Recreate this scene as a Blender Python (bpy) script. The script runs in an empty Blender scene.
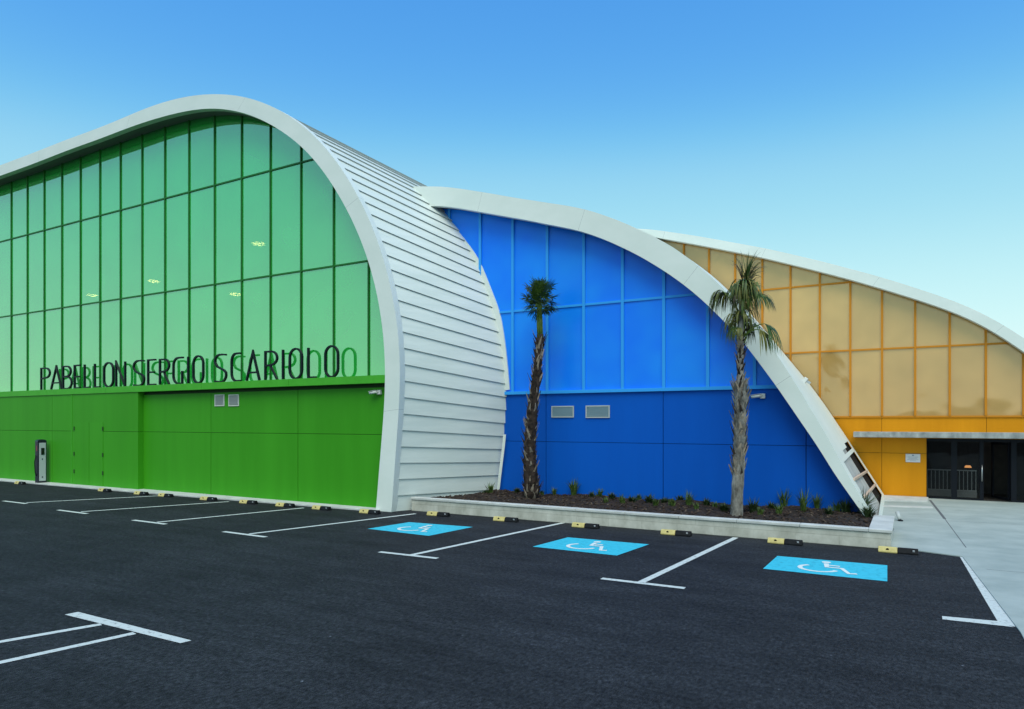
import bpy, bmesh, math, random
import numpy as np
from mathutils import Vector, Matrix
random.seed(7)
R = math.radians
sc = bpy.context.scene
COL = sc.collection

# ------------------------------------------------------------------ survey of the place
# x runs along the facades (to the right), y goes back into the building, z is up; metres.
H, F = 2.7, 690.0
CA, SA = math.cos(R(30)), math.sin(R(30))
def ray(px, py):
    d = (px-512)/F
    return d*CA-SA, d*SA+CA, (422-py)/F
def onwall(px, py, y):
    a, b, c = ray(px, py); t = y/b
    return (a*t, H+c*t)                       # (x, z) on the vertical plane at depth y
def onground(px, py, z=0.0):
    a, b, c = ray(px, py); t = (z-H)/c
    return (a*t, b*t)

# ------------------------------------------------------------------ helpers
class MB:
    def __init__(s): s.v = []; s.f = []; s.m = []; s.sm = []; s.sharp = []
    def vert(s, p): s.v.append(tuple(p)); return len(s.v)-1
    def face(s, idx, m=0, smooth=False): s.f.append(list(idx)); s.m.append(m); s.sm.append(smooth)
    def poly(s, pts, m=0, smooth=False): s.face([s.vert(p) for p in pts], m, smooth)
    def box(s, x0, x1, y0, y1, z0, z1, m=0, M=None):
        P = [(x, y, z) for z in (z0, z1) for y in (y0, y1) for x in (x0, x1)]
        if M is not None: P = [tuple(M @ Vector(p)) for p in P]
        b = len(s.v); s.v += P
        for q in ((0,2,3,1),(4,5,7,6),(0,1,5,4),(2,6,7,3),(0,4,6,2),(1,3,7,5)):
            s.face([b+i for i in q], m)
    def prism(s, pts, y0, y1, m=0):           # polygon in x,z pushed from y0 (front) to y1
        n = len(pts)
        a = [s.vert((p[0], y0, p[1])) for p in pts]; b = [s.vert((p[0], y1, p[1])) for p in pts]
        s.face(a, m); s.face(b[::-1], m)
        for i in range(n): s.face([a[i], b[i], b[(i+1) % n], a[(i+1) % n]], m)
    def slab(s, pts, z0, z1, m=0):            # polygon in x,y from z0 to z1
        n = len(pts)
        a = [s.vert((p[0], p[1], z0)) for p in pts]; b = [s.vert((p[0], p[1], z1)) for p in pts]
        s.face(a[::-1], m); s.face(b, m)
        for i in range(n): s.face([a[i], a[(i+1) % n], b[(i+1) % n], b[i]], m)
    def tube(s, path, rad, n=8, m=0, cap=True, smooth=True, wob=0.0):
        rings = []
        for i, p in enumerate(path):
            p = Vector(p)
            t = (Vector(path[min(i+1, len(path)-1)])-Vector(path[max(i-1, 0)])).normalized()
            a = t.orthogonal().normalized() if i == 0 else (a-t*a.dot(t)).normalized()
            b = t.cross(a); r = rad[i] if hasattr(rad, '__len__') else rad
            ring = []
            for k in range(n):
                q = 2*math.pi*k/n; rr = r*(1+random.uniform(-wob, wob))
                ring.append(s.vert(p+a*(rr*math.cos(q))+b*(rr*math.sin(q))))
            rings.append(ring)
        for u, w in zip(rings, rings[1:]):
            for k in range(n): s.face([u[k], u[(k+1) % n], w[(k+1) % n], w[k]], m, smooth)
        if cap: s.face(rings[0][::-1], m); s.face(rings[-1], m)
    def build(s, name, mats, parent=None, bevel=0.0, fix=True):
        me = bpy.data.meshes.new(name); me.from_pydata(s.v, [], s.f)
        for m in (mats if isinstance(mats, (list, tuple)) else [mats]): me.materials.append(m)
        me.polygons.foreach_set('material_index', s.m); me.polygons.foreach_set('use_smooth', s.sm)
        bm = bmesh.new(); bm.from_mesh(me)
        if fix: bmesh.ops.recalc_face_normals(bm, faces=bm.faces)
        bm.to_mesh(me); bm.free(); me.update()
        o = bpy.data.objects.new(name, me); COL.objects.link(o)
        if parent is not None: o.parent = parent
        if bevel:
            md = o.modifiers.new('Bevel', 'BEVEL'); md.width = bevel; md.segments = 2; md.limit_method = 'ANGLE'
        return o

def thing(name, label, cat, group=None):
    o = bpy.data.objects.new(name, None); COL.objects.link(o); tag(o, label, cat, group); return o
def tag(o, label=None, cat=None, group=None, kind=None):
    if label: o['label'] = label
    if cat: o['category'] = cat
    if group: o['group'] = group
    if kind: o['kind'] = kind
    return o
def recenter(root, loc):                      # put an Empty at its base, children keep their place
    root.location = loc
    for c in root.children: c.matrix_parent_inverse = Matrix.Translation(-Vector(loc))
def clip(poly, x0, x1, z0, z1):
    def cut(P, ax, v, keep_lo):
        out = []
        for i in range(len(P)):
            a, b = P[i-1], P[i]
            ia = (a[ax] <= v) == keep_lo or a[ax] == v; ib = (b[ax] <= v) == keep_lo or b[ax] == v
            if ia != ib:
                t = (v-a[ax])/(b[ax]-a[ax]); out.append((a[0]+t*(b[0]-a[0]), a[1]+t*(b[1]-a[1])))
            if ib: out.append(b)
        return out
    P = list(poly)
    for ax, v, lo in ((0, x1, True), (0, x0, False), (1, z1, True), (1, z0, False)):
        if len(P) < 3: return []
        P = cut(P, ax, v, lo)
    Q = []
    for p in P:
        if not Q or abs(p[0]-Q[-1][0])+abs(p[1]-Q[-1][1]) > 1e-4: Q.append(p)
    if len(Q) > 2 and abs(Q[0][0]-Q[-1][0])+abs(Q[0][1]-Q[-1][1]) < 1e-4: Q.pop()
    if len(Q) < 3: return []
    ar = abs(sum(Q[i-1][0]*Q[i][1]-Q[i][0]*Q[i-1][1] for i in range(len(Q))))/2
    return Q if ar > 0.004 else []
def top_at(poly, x):
    zs = []
    for i in range(len(poly)):
        a, b = poly[i-1], poly[i]
        if (a[0]-x)*(b[0]-x) <= 0 and a[0] != b[0]:
            zs.append(a[1]+(x-a[0])/(b[0]-a[0])*(b[1]-a[1]))
    return max(zs) if zs else None
def span_at(poly, z):
    xs = []
    for i in range(len(poly)):
        a, b = poly[i-1], poly[i]
        if (a[1]-z)*(b[1]-z) <= 0 and a[1] != b[1]:
            xs.append(a[0]+(z-a[1])/(b[1]-a[1])*(b[0]-a[0]))
    return (min(xs), max(xs)) if xs else None
def resample(P, n):
    P = np.array(P, float); d = np.r_[0, np.cumsum(np.hypot(*np.diff(P, axis=0).T))]
    t = np.linspace(0, d[-1], n)
    return np.c_[np.interp(t, d, P[:, 0]), np.interp(t, d, P[:, 1])]
def smooth(P, n=160, sig=7):
    Q = resample(P, 480); k = int(3*sig)
    w = np.exp(-0.5*(np.arange(-k, k+1)/sig)**2); w /= w.sum()
    ext = np.r_[2*Q[0]-Q[k:0:-1], Q, 2*Q[-1]-Q[-2:-k-2:-1]]
    S = np.c_[np.convolve(ext[:, 0], w, 'valid'), np.convolve(ext[:, 1], w, 'valid')]
    return resample(S, n)
def normals(P):                               # left-hand normals of a polyline running towards +x / down
    T = np.gradient(P, axis=0); T /= np.linalg.norm(T, axis=1)[:, None]
    return np.c_[-T[:, 1], T[:, 0]]

# ------------------------------------------------------------------ materials
def node(nt, typ, **kw):
    n = nt.nodes.new(typ)
    for k, v in kw.items():
        if k in n.inputs: n.inputs[k].default_value = v
        else: setattr(n, k, v)
    return n
def mat(name, c1, c2=None, scale=4.0, rough=0.6, bump=0.0, bscale=60.0, spec=0.5, metal=0.0, stretch=None, vary=0.0, coat=0.0, ior=None, detail=4, lo=.35, hi=.68):
    m = bpy.data.materials.new(name); m.use_nodes = True; nt = m.node_tree
    b = nt.nodes['Principled BSDF']; L = nt.links.new
    b.inputs['Roughness'].default_value = rough; b.inputs['Specular IOR Level'].default_value = spec
    b.inputs['Metallic'].default_value = metal
    if coat: b.inputs['Coat Weight'].default_value = coat; b.inputs['Coat Roughness'].default_value = 0.06
    if ior: b.inputs['IOR'].default_value = ior
    c1 = (*c1, 1); c2 = (*c2, 1) if c2 else c1
    geo = node(nt, 'ShaderNodeNewGeometry'); mp = node(nt, 'ShaderNodeMapping')
    L(geo.outputs['Position'], mp.inputs['Vector'])
    if stretch: mp.inputs['Scale'].default_value = stretch
    ns = node(nt, 'ShaderNodeTexNoise', Scale=scale, Detail=detail, Roughness=.6); L(mp.outputs[0], ns.inputs['Vector'])
    rp = node(nt, 'ShaderNodeValToRGB'); rp.color_ramp.elements[0].position = lo; rp.color_ramp.elements[1].position = hi
    rp.color_ramp.elements[0].color = c1; rp.color_ramp.elements[1].color = c2
    L(ns.outputs['Fac'], rp.inputs[0]); out = rp.outputs[0]
    if vary:
        oi = node(nt, 'ShaderNodeObjectInfo'); mr = node(nt, 'ShaderNodeMapRange'); mr.inputs[3].default_value = 1-vary; mr.inputs[4].default_value = 1+vary
        L(oi.outputs['Random'], mr.inputs[0]); mx = node(nt, 'ShaderNodeMix', data_type='RGBA', blend_type='MULTIPLY'); mx.inputs[0].default_value = 1
        L(out, mx.inputs[6]); L(mr.outputs[0], mx.inputs[7]); out = mx.outputs[2]
    L(out, b.inputs['Base Color'])
    if bump:
        n2 = node(nt, 'ShaderNodeTexNoise', Scale=bscale, Detail=3.0); L(mp.outputs[0], n2.inputs['Vector'])
        bp = node(nt, 'ShaderNodeBump', Strength=bump, Distance=0.02); L(n2.outputs['Fac'], bp.inputs['Height']); L(bp.outputs[0], b.inputs['Normal'])
    return m
def glass(name, base, refl=(1, 1, 1), ior=1.9, rough=.02, see=.12, vary=.04, wave=.006, base2=None, coat=0):
    m = mat(name, base, base2 or base, scale=.6, rough=rough, vary=vary, spec=.5, ior=ior, detail=2)
    nt = m.node_tree; L = nt.links.new; b = nt.nodes['Principled BSDF']
    b.inputs['Specular Tint'].default_value = (*refl, 1)
    if coat: b.inputs['Coat Weight'].default_value = 1; b.inputs['Coat IOR'].default_value = coat; b.inputs['Coat Roughness'].default_value = rough
    geo = nt.nodes['Geometry'] if 'Geometry' in nt.nodes else node(nt, 'ShaderNodeNewGeometry')
    ns = node(nt, 'ShaderNodeTexNoise', Scale=.9, Detail=1.0); L(geo.outputs['Position'], ns.inputs['Vector'])
    bp = node(nt, 'ShaderNodeBump', Strength=1.0, Distance=wave); L(ns.outputs['Fac'], bp.inputs['Height']); L(bp.outputs[0], b.inputs['Normal'])
    tr = node(nt, 'ShaderNodeBsdfTransparent'); tr.inputs[0].default_value = (*[(.75+.25*c if name != 'door_glass' else .85) for c in base], 1)
    mx = node(nt, 'ShaderNodeMixShader'); mx.inputs[0].default_value = see
    L(b.outputs[0], mx.inputs[1]); L(tr.outputs[0], mx.inputs[2]); L(mx.outputs[0], nt.nodes['Material Output'].inputs[0])
    return m
def emit(name, c, s):
    m = bpy.data.materials.new(name); m.use_nodes = True; b = m.node_tree.nodes['Principled BSDF']
    b.inputs['Base Color'].default_value = (*c, 1); b.inputs['Emission Color'].default_value = (*c, 1); b.inputs['Emission Strength'].default_value = s
    return m

M = {}
M['white'] = mat('white_cladding', (.66, .73, .69), (.72, .78, .745), scale=.7, rough=.45, bump=.03, bscale=9, stretch=(1, 1, 1.5))
M['board'] = mat('white_board', (.60, .675, .645), (.69, .755, .72), scale=1.6, rough=.42, bump=.05, bscale=5, stretch=(.35, .35, 3))
M['seam_lap_shade'] = mat('sealant_and_lap_shade', (.30, .34, .34), rough=.7)  # rim joints, and the shadow line painted under each lapped board
M['g_glass'] = glass('green_glass', (.020, .47, .055), ior=3.0, see=.09, refl=(.45, 1, .60), base2=(.026, .54, .07), coat=2.2)
M['g_wall'] = mat('green_panel', (.038, .272, .009), (.045, .305, .012), scale=1.1, rough=.5, vary=.03, bump=.02, bscale=2, spec=.15, stretch=(1.4, 1, .14))
M['g_frame'] = mat('green_frame', (.013, .145, .018), rough=.5, spec=.3)
M['g_dark'] = mat('green_recess', (.012, .06, .010), rough=.8)
M['g_ledge'] = mat('green_ledge', (.055, .36, .022), (.065, .40, .028), rough=.5, spec=.2)
M['b_glass'] = glass('blue_glass', (.003, .20, 1.0), ior=1.32, see=.03, rough=.28, vary=.03, base2=(.008, .27, 1.0))
M['b_wall'] = mat('blue_panel', (.001, .086, .47), (.001, .096, .51), scale=1.1, rough=.5, vary=.03, bump=.02, bscale=2, spec=.12, stretch=(1.4, 1, .14))
M['b_frame'] = mat('blue_frame', (.030, .34, .86), rough=.45, spec=.25)
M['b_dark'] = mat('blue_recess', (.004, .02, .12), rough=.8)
M['o_glass'] = glass('amber_glass', (.50, .31, .105), ior=2.4, see=.10, refl=(1, .86, .62), base2=(.62, .38, .13), rough=.05, vary=.10, wave=.012)
M['o_wall'] = mat('orange_panel', (.60, .235, .004), (.68, .275, .006), scale=1.1, rough=.5, vary=.03, spec=.15, stretch=(1.4, 1, .14))
M['o_frame'] = mat('orange_frame', (.55, .21, .012), rough=.5, spec=.2)
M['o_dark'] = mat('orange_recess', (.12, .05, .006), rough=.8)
M['black_metal'] = mat('black_metal', (.006, .008, .013), rough=.5, spec=.15)
M['letter'] = mat('letter_paint', (.004, .008, .014), rough=.45, spec=.2)
M['door_glass'] = glass('door_glass', (.008, .010, .012), ior=1.42, see=.72, rough=.01, vary=0)
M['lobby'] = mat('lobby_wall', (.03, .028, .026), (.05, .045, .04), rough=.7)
M['steel'] = mat('brushed_steel', (.55, .56, .57), rough=.3, metal=1)
M['vent'] = mat('vent_grey', (.42, .46, .46), rough=.5)
M['vent_blue'] = mat('vent_grey_blue', (.23, .34, .40), rough=.5)
M['concrete'] = mat('concrete', (.42, .44, .43), (.56, .58, .56), scale=2.2, rough=.85, bump=.15, bscale=40)
M['canopy'] = mat('canopy_concrete', (.20, .22, .22), (.42, .44, .43), scale=3.5, rough=.85, bump=.15, bscale=30, stretch=(1, 1, .5))
M['soil'] = mat('soil', (.004, .003, .0025), (.030, .016, .010), scale=9, rough=.95, bump=1.0, bscale=30)
M['symbol'] = mat('symbol_white', (.50, .60, .60), (.66, .74, .73), scale=12, rough=.75, lo=.25, hi=.5)
M['mulch'] = mat('bark_mulch', (.020, .010, .006), (.046, .024, .013), scale=12, rough=.9)
M['mulch_pale'] = mat('bark_mulch_pale', (.055, .038, .026), (.10, .072, .05), scale=12, rough=.9)
M['paint'] = mat('road_paint', (.20, .22, .22), (.54, .59, .575), scale=13, rough=.75, bump=.2, bscale=90, lo=.27, hi=.46)
M['blue_paint'] = mat('bay_blue_paint', (.024, .32, .45), (.042, .48, .64), scale=9, rough=.75, spec=.2, lo=.25, hi=.5, bump=.2, bscale=90)
M['yellow'] = mat('yellow_rubber', (.48, .40, .14), (.60, .51, .20), scale=12, rough=.6)
M['rubber'] = mat('black_rubber', (.005, .006, .008), (.011, .012, .014), scale=12, rough=.7, spec=.2)
M['navy'] = mat('charger_navy', (.012, .012, .03), rough=.35)
M['charger_white'] = mat('charger_white', (.44, .50, .52), rough=.4)
M['screen'] = mat('charger_screen', (.008, .008, .01), rough=.1)
M['lamp'] = emit('lamp_glow', (1, .66, .26), 75.0)
M['lampbody'] = mat('lamp_body', (.3, .3, .3), rough=.5)
M['camwhite'] = mat('camera_white', (.66, .68, .66), rough=.4)
M['lens'] = mat('lens_black', (.01, .01, .012), rough=.08)
M['interior'] = mat('interior_wall', (.22, .24, .22), (.30, .31, .28), rough=.8)
M['liner'] = mat('grey_liner', (.34, .36, .36), (.44, .46, .45), scale=2, rough=.6)
M['strut'] = mat('rusty_strut', (.50, .36, .27), (.62, .48, .38), scale=6, rough=.6)
M['frond'] = mat('frond_green', (.016, .055, .006), (.070, .130, .012), scale=7, rough=.5, detail=2)
M['frond_dry'] = mat('frond_dry', (.05, .085, .008), (.17, .165, .03), scale=5, rough=.6, detail=2)
M['frond_dead'] = mat('frond_dead', (.075, .06, .045), (.16, .12, .075), scale=6, rough=.8, detail=2)
M['petiole'] = mat('petiole_green', (.08, .16, .015), (.16, .22, .03), scale=6, rough=.5)
M['boot_dark'] = mat('palm_boot_dark', (.008, .005, .004), (.055, .034, .024), scale=9, rough=.9, bump=.6, bscale=40)
M['boot_pale'] = mat('palm_boot_pale', (.20, .16, .12), (.40, .33, .26), scale=11, rough=.9, bump=.5, bscale=40)
M['bark'] = mat('palm_bark', (.075, .068, .058), (.34, .33, .30), scale=6, rough=.95, bump=.9, bscale=24, stretch=(1, 1, .45))
M['grass'] = mat('tuft_green', (.04, .085, .012), (.09, .15, .025), scale=8, rough=.6)
M['grass_dark'] = mat('tuft_dark', (.016, .04, .010), (.05, .08, .02), scale=8, rough=.6)
M['plate'] = mat('notice_white', (.62, .64, .66), rough=.5)
M['ink'] = mat('notice_ink', (.20, .24, .34), rough=.6)

# asphalt: fine grain, roller streaks along the bays, broad patches
def asphalt():
    m = bpy.data.materials.new('asphalt'); m.use_nodes = True; nt = m.node_tree; L = nt.links.new; b = nt.nodes['Principled BSDF']
    geo = node(nt, 'ShaderNodeNewGeometry')
    def noise(scale, st=(1, 1, 1), det=4.0):
        mp = node(nt, 'ShaderNodeMapping'); mp.inputs['Scale'].default_value = st; L(geo.outputs['Position'], mp.inputs['Vector'])
        n = node(nt, 'ShaderNodeTexNoise', Scale=scale, Detail=det, Roughness=.65); L(mp.outputs[0], n.inputs['Vector']); return n.outputs['Fac']
    def ramp(src, p0, p1, v0, v1):
        r = node(nt, 'ShaderNodeMapRange'); r.inputs[1].default_value = p0; r.inputs[2].default_value = p1; r.inputs[3].default_value = v0; r.inputs[4].default_value = v1
        L(src, r.inputs[0]); return r.outputs[0]
    def mul(a, c):
        n = node(nt, 'ShaderNodeMath', operation='MULTIPLY'); L(a, n.inputs[0]); L(c, n.inputs[1]); return n.outputs[0]
    v = mul(ramp(noise(70, det=3.0), .3, .75, .40, 1.85), ramp(noise(.35), .3, .7, .76, 1.25))
    v = mul(v, ramp(noise(.8, (.22, 2.2, 1)), .3, .7, .78, 1.24))
    v = mul(v, ramp(noise(11), .3, .7, .62, 1.42))
    v = mul(v, ramp(noise(26, (1, .55, 1), 5.0), .3, .7, .32, 1.85))
    v = mul(v, ramp(noise(2.2, (.6, 1.3, 1)), .35, .7, .85, 1.2))
    vo = node(nt, 'ShaderNodeTexVoronoi', Scale=55.0); L(geo.outputs['Position'], vo.inputs['Vector'])
    v = mul(v, ramp(vo.outputs['Distance'], 0, .16, 2.1, 1.0))
    vs_ = node(nt, 'ShaderNodeTexVoronoi', Scale=1.7); L(geo.outputs['Position'], vs_.inputs['Vector'])
    v = mul(v, ramp(vs_.outputs['Distance'], .018, .030, 5.0, 1.0))
    mx = node(nt, 'ShaderNodeMix', data_type='RGBA', blend_type='MULTIPLY'); mx.inputs[0].default_value = 1
    mx.inputs[6].default_value = (.0170, .0193, .0232, 1); L(v, mx.inputs[7]); L(mx.outputs[2], b.inputs['Base Color'])
    b.inputs['Roughness'].default_value = .8; b.inputs['Specular IOR Level'].default_value = .15
    bp = node(nt, 'ShaderNodeBump', Strength=.7, Distance=.012); L(noise(85, det=2.0), bp.inputs['Height']); L(bp.outputs[0], b.inputs['Normal'])
    return m
M['asphalt'] = asphalt()

def blockwork():
    m = mat('painted_blockwork', (.36, .36, .31), (.62, .62, .56), scale=2.4, rough=.9, stretch=(1, 1, .7), lo=.3, hi=.7)
    nt = m.node_tree; L = nt.links.new; b = nt.nodes['Principled BSDF']
    geo = node(nt, 'ShaderNodeNewGeometry'); mp = node(nt, 'ShaderNodeMapping'); L(geo.outputs['Position'], mp.inputs['Vector'])
    mp.inputs['Rotation'].default_value = (R(-90), 0, 0)
    br = node(nt, 'ShaderNodeTexBrick', Scale=1.0); br.inputs['Brick Width'].default_value = .9; br.inputs['Row Height'].default_value = .205
    br.inputs['Mortar Size'].default_value = .012; br.inputs['Color1'].default_value = (1, 1, 1, 1); br.inputs['Color2'].default_value = (.88, .88, .86, 1); br.inputs['Mortar'].default_value = (.84, .84, .82, 1)
    L(mp.outputs[0], br.inputs['Vector'])
    src = b.inputs['Base Color'].links[0].from_socket
    mx = node(nt, 'ShaderNodeMix', data_type='RGBA', blend_type='MULTIPLY'); mx.inputs[0].default_value = .8
    L(src, mx.inputs[6]); L(br.outputs['Color'], mx.inputs[7]); L(mx.outputs[2], b.inputs['Base Color'])
    bp = node(nt, 'ShaderNodeBump', Strength=.5, Distance=.01); L(br.outputs['Fac'], bp.inputs['Height']); bp.invert = True; L(bp.outputs[0], b.inputs['Normal'])
    return m
M['block'] = blockwork()

# ------------------------------------------------------------------ depths of the facades
YG_RIM, YG_GLASS, YG_WALL, YG_BLOCK = 16.10, 16.85, 16.37, 16.15
YB_RIM, YB_WALL = 19.33, 19.87
YO_RIM, YO_WALL = 28.00, 28.40

# =================================================================== GREEN HALL
gO = [(0,165.3),(33.9,152.6),(67.7,139.1),(99.9,127.6),(125,117.2),(145.4,107.9),(170.8,99.5),(191.1,95.2),(208,93.4),(228.3,93.8),(245,95.8),(262,101.2),(282.3,110.5),(299,120.4),(312.8,132),(328,146.9),(336.5,155.3),(345,168),(356.8,186.6),(363.6,198.5),(376.2,223.9),(386.3,252.6),(394.8,282.3),(399,306.8),(400.9,315.2),(403.3,332.2),(404.6,350.8),(405.2,367.7),(404.8,384.6),(403.7,405),(402.6,420),(400.9,438.9),(398.9,467.7),(396.7,494.8),(395.6,514)]
gI = [(0,177.2),(33.9,163.6),(67.7,150.1),(101.6,138.2),(123,129.6),(145.4,121.5),(170.8,114.2),(191.1,109.6),(208,107.4),(228.3,108.6),(240,111),(256.9,116.4),(272.2,124.3),(287.4,134.2),(302.6,145.7),(314.5,158.7),(324.6,171.4),(334.8,187.5),(345.7,206.1),(354.2,222.2),(362.6,242.5),(369.4,261.1),(374.5,279.7),(380.1,305),(383.2,327.1),(385.7,355.9),(386,376.2),(385.3,394.8),(384.1,410),(382,435.5),(378.9,471.1),(376,509.2),(375.7,512.5)]
def ramp01(v, a, b): return min(1, max(0, (v-a)/(b-a)))
O_ = [onwall(x, y, YG_RIM+.2*ramp01(x, 270, 340)) for x, y in gO]
I_ = [onwall(x, y, YG_RIM) for x, y in gI]
CX = -37.2                                    # axis of the arch: the far half repeats the near one
def arch(P):
    P = sorted([p for p in P if p[0] > CX+.3 or p[1] < 8], key=lambda p: 0) if False else P
    P = [p for p in P if p[0] > CX+.3]
    zt = P[0][1]
    return smooth([(2*CX-x, z) for x, z in P[::-1]]+[(CX, zt)]+P, 260, 6)
GO, GI = arch(O_), arch(I_)
for C_ in (GO, GI): C_[0, 1] = 0.0; C_[-1, 1] = 0.0
G_POLY = [tuple(p) for p in GI+normals(GI)*.10]  # wall outline, tucked under the rim
G_POLY = [(x, max(z, 0)) for x, z in G_POLY]

green = thing('green_sports_hall', 'large green glazed arched hall with white arch edge, standing at the left', 'sports hall')

def rim(name, inner, outer, y0, y1, parent, every=26, joint=.007, mats=None):
    mb = MB(); n = len(inner); st = []
    for i in range(n):
        st.append((inner[i], outer[i], 0))
        if every and i % every == every//2 and 0 < i < n-1:
            d = inner[i+1]-inner[i]; e = outer[i+1]-outer[i]; L = np.linalg.norm(d)
            st.append((inner[i]+d*joint/L, outer[i]+e*joint/L, 1))
    rows = []
    for a, b, _ in st:
        rows.append([mb.vert((a[0], y0, a[1])), mb.vert((b[0], y0, b[1])), mb.vert((b[0], y1, b[1])), mb.vert((a[0], y1, a[1]))])
    for k in range(len(rows)-1):
        m = 1 if st[k+1][2] else 0
        for j in range(4): mb.face([rows[k][j], rows[k][(j+1) % 4], rows[k+1][(j+1) % 4], rows[k+1][j]], m, False)
    mb.face(rows[0]); mb.face(rows[-1])
    return mb.build(name, mats or [M['white'], M['seam_lap_shade']], parent)
rim('arch_rim', GI, GO, YG_RIM, YG_RIM+.24, green)
# soffit between the rim and the glass: the shadow gap above the panes
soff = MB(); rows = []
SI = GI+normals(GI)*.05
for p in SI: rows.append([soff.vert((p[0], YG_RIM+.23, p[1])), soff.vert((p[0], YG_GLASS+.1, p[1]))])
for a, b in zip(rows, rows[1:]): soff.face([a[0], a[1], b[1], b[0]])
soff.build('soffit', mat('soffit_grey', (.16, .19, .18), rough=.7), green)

# side cladding: lapped white boards running back from the rim to the blue hall
fr = [(397.9,481.3),(398.9,464.7),(400.1,448.6),(401.6,431.7),(403.2,415.7),(404.5,398.5),(405.3,382.1),(405.5,364.8),(404.7,348.2),(403.5,331.7),(400.9,315.2),(398.7,298.3),(395.3,282.6),(391.4,267.4),(386.8,252.6),(382.1,238.6),(377,225),(371.1,211.7),(365.2,199.3),(360,190)]
bk = [(498.4,477),(500.4,463.8),(501.6,450.8),(504.1,438.1),(506.3,424.5),(507.7,411.2),(508.4,397.3),(507.6,384),(505.4,371.2),(503.8,358),(502.6,344.5),(500.4,332.1),(498.2,319.4),(495.7,306.7),(491.9,294.9),(488,282.7),(482.9,271.6),(478.8,260.6),(473.2,251.0),(467.7,240.6)]
Fp = np.array([onwall(*p, YG_RIM+.24) for p in fr]); Bp = np.array([onwall(*p, YB_WALL) for p in bk])
D = Bp-Fp
# offset back-minus-front as a smooth function of front height on the right flank
cu = np.polyfit(Fp[:, 1], D[:, 0], 3); cz = np.polyfit(Fp[:, 1], D[:, 1], 2)
ZT = Fp[-1, 1]
def shift(x, z):
    zz = min(max(z, Fp[0, 1]), ZT)
    du, dz = float(np.polyval(cu, zz)), float(np.polyval(cz, zz))
    if x < CX:
        t = 0.0 if z < ZT else 1.0
    return du, dz
step = float(np.mean(np.hypot(*np.diff(Fp, axis=0).T)))
d = np.r_[0, np.cumsum(np.hypot(*np.diff(GO[::-1], axis=0).T))]     # arc length from the right foot
f0 = d[np.argmin(np.hypot(*(GO[::-1]-Fp[0]).T))]
nb = int((d[-1]*.62-f0)/step)
s_list = [0.0, max(.05, f0-step)]+[f0+step*k for k in range(nb)]
def at(s): return np.array([np.interp(s, d, GO[::-1][:, 0]), np.interp(s, d, GO[::-1][:, 1])])
shell = MB(); SUB = 3; DY = YB_WALL-(YG_RIM+.24)
for k in range(len(s_list)-1):
    prev = None
    for j in range(SUB+1):
        s = s_list[k]+(s_list[k+1]-s_list[k])*j/SUB
        p = at(s); q = at(s+.05)-at(max(0, s-.05)); nrm = np.array([q[1], -q[0]])/np.linalg.norm(q)
        off = -.055+.045*(1-j/SUB)              # each board stands out at its lower edge
        row = []
        for t in (0.0, .5, 1.0, 1.9):
            du, dz = shift(*p)
            row.append(shell.vert((p[0]+nrm[0]*off+du*t, YG_RIM+.20+(DY+.04)*t, max(0.0, p[1]+nrm[1]*off+dz*t))))
        if prev: 
            for a in range(3): shell.face([prev[a], prev[a+1], row[a+1], row[a]], 0, False)
        elif k > 0:
            for a in range(3): shell.face([last[a], last[a+1], row[a+1], row[a]], 1, False)  # board undersides get the darker tone, painting in the lap shadow
        prev = row
    last = prev
shell.build('side_cladding', [M['board'], M['seam_lap_shade']], green, fix=False)
# dark gap line where the cladding dies into the rim is closed by a flat back face
g_in = MB()
g_in.prism([(x, z) for x, z in (GI+normals(GI)*(-.35))], YG_GLASS+9.0, YG_GLASS+9.1)
g_in.build('interior_wall', M['interior'], green)
fl = MB(); fl.box(-56, -15.2, YG_GLASS+.3, YG_GLASS+8.9, 4.0, 4.1); fl.build('interior_floor', M['interior'], green)
# flashing along the back edge of the cladding
fl = MB(); rows = []
bkp = [onwall(x, y, YB_WALL-.07) for x, y in [(438.6,205.8),(449.9,217.5),(462.6,235.3),(471.5,246),(479.6,258.2),(486.3,273.2),(492.2,288.5),(498.7,304.9),(502.9,320.1),(506.3,342.1),(508.9,365.8),(511.0,389.5)]]
bkp = smooth([(x-.07, z) for x, z in bkp], 40, 10)
for p, n_ in zip(bkp, normals(bkp)):
    rows.append([fl.vert((p[0]+n_[0]*o, y, p[1]+n_[1]*o)) for o, y in ((.0, YB_WALL-.05), (.0, YB_WALL+.05), (-.36, YB_WALL+.05), (-.36, YB_WALL-.05))])
for a, b in zip(rows, rows[1:]):
    for j in range(4): fl.face([a[j], a[(j+1) % 4], b[(j+1) % 4], b[j]])
fl.face(rows[0]); fl.face(rows[-1]); fl.build('flashing', M['white'], green)
low = MB(); bl = [onwall(x, y, YB_WALL-.14) for x, y in [(506.2,434.5),(505.0,447),(503.2,461.2),(501.3,477),(499.0,497)]]
for p, q in zip(bl, bl[1:]):
    low.poly([(p[0]-.12, YB_WALL-.14, p[1]), (p[0]-.01, YB_WALL-.14, p[1]), (q[0]-.01, YB_WALL-.14, q[1]), (q[0]-.12, YB_WALL-.14, q[1])])
low.build('flashing', M['white'], green)

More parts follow.
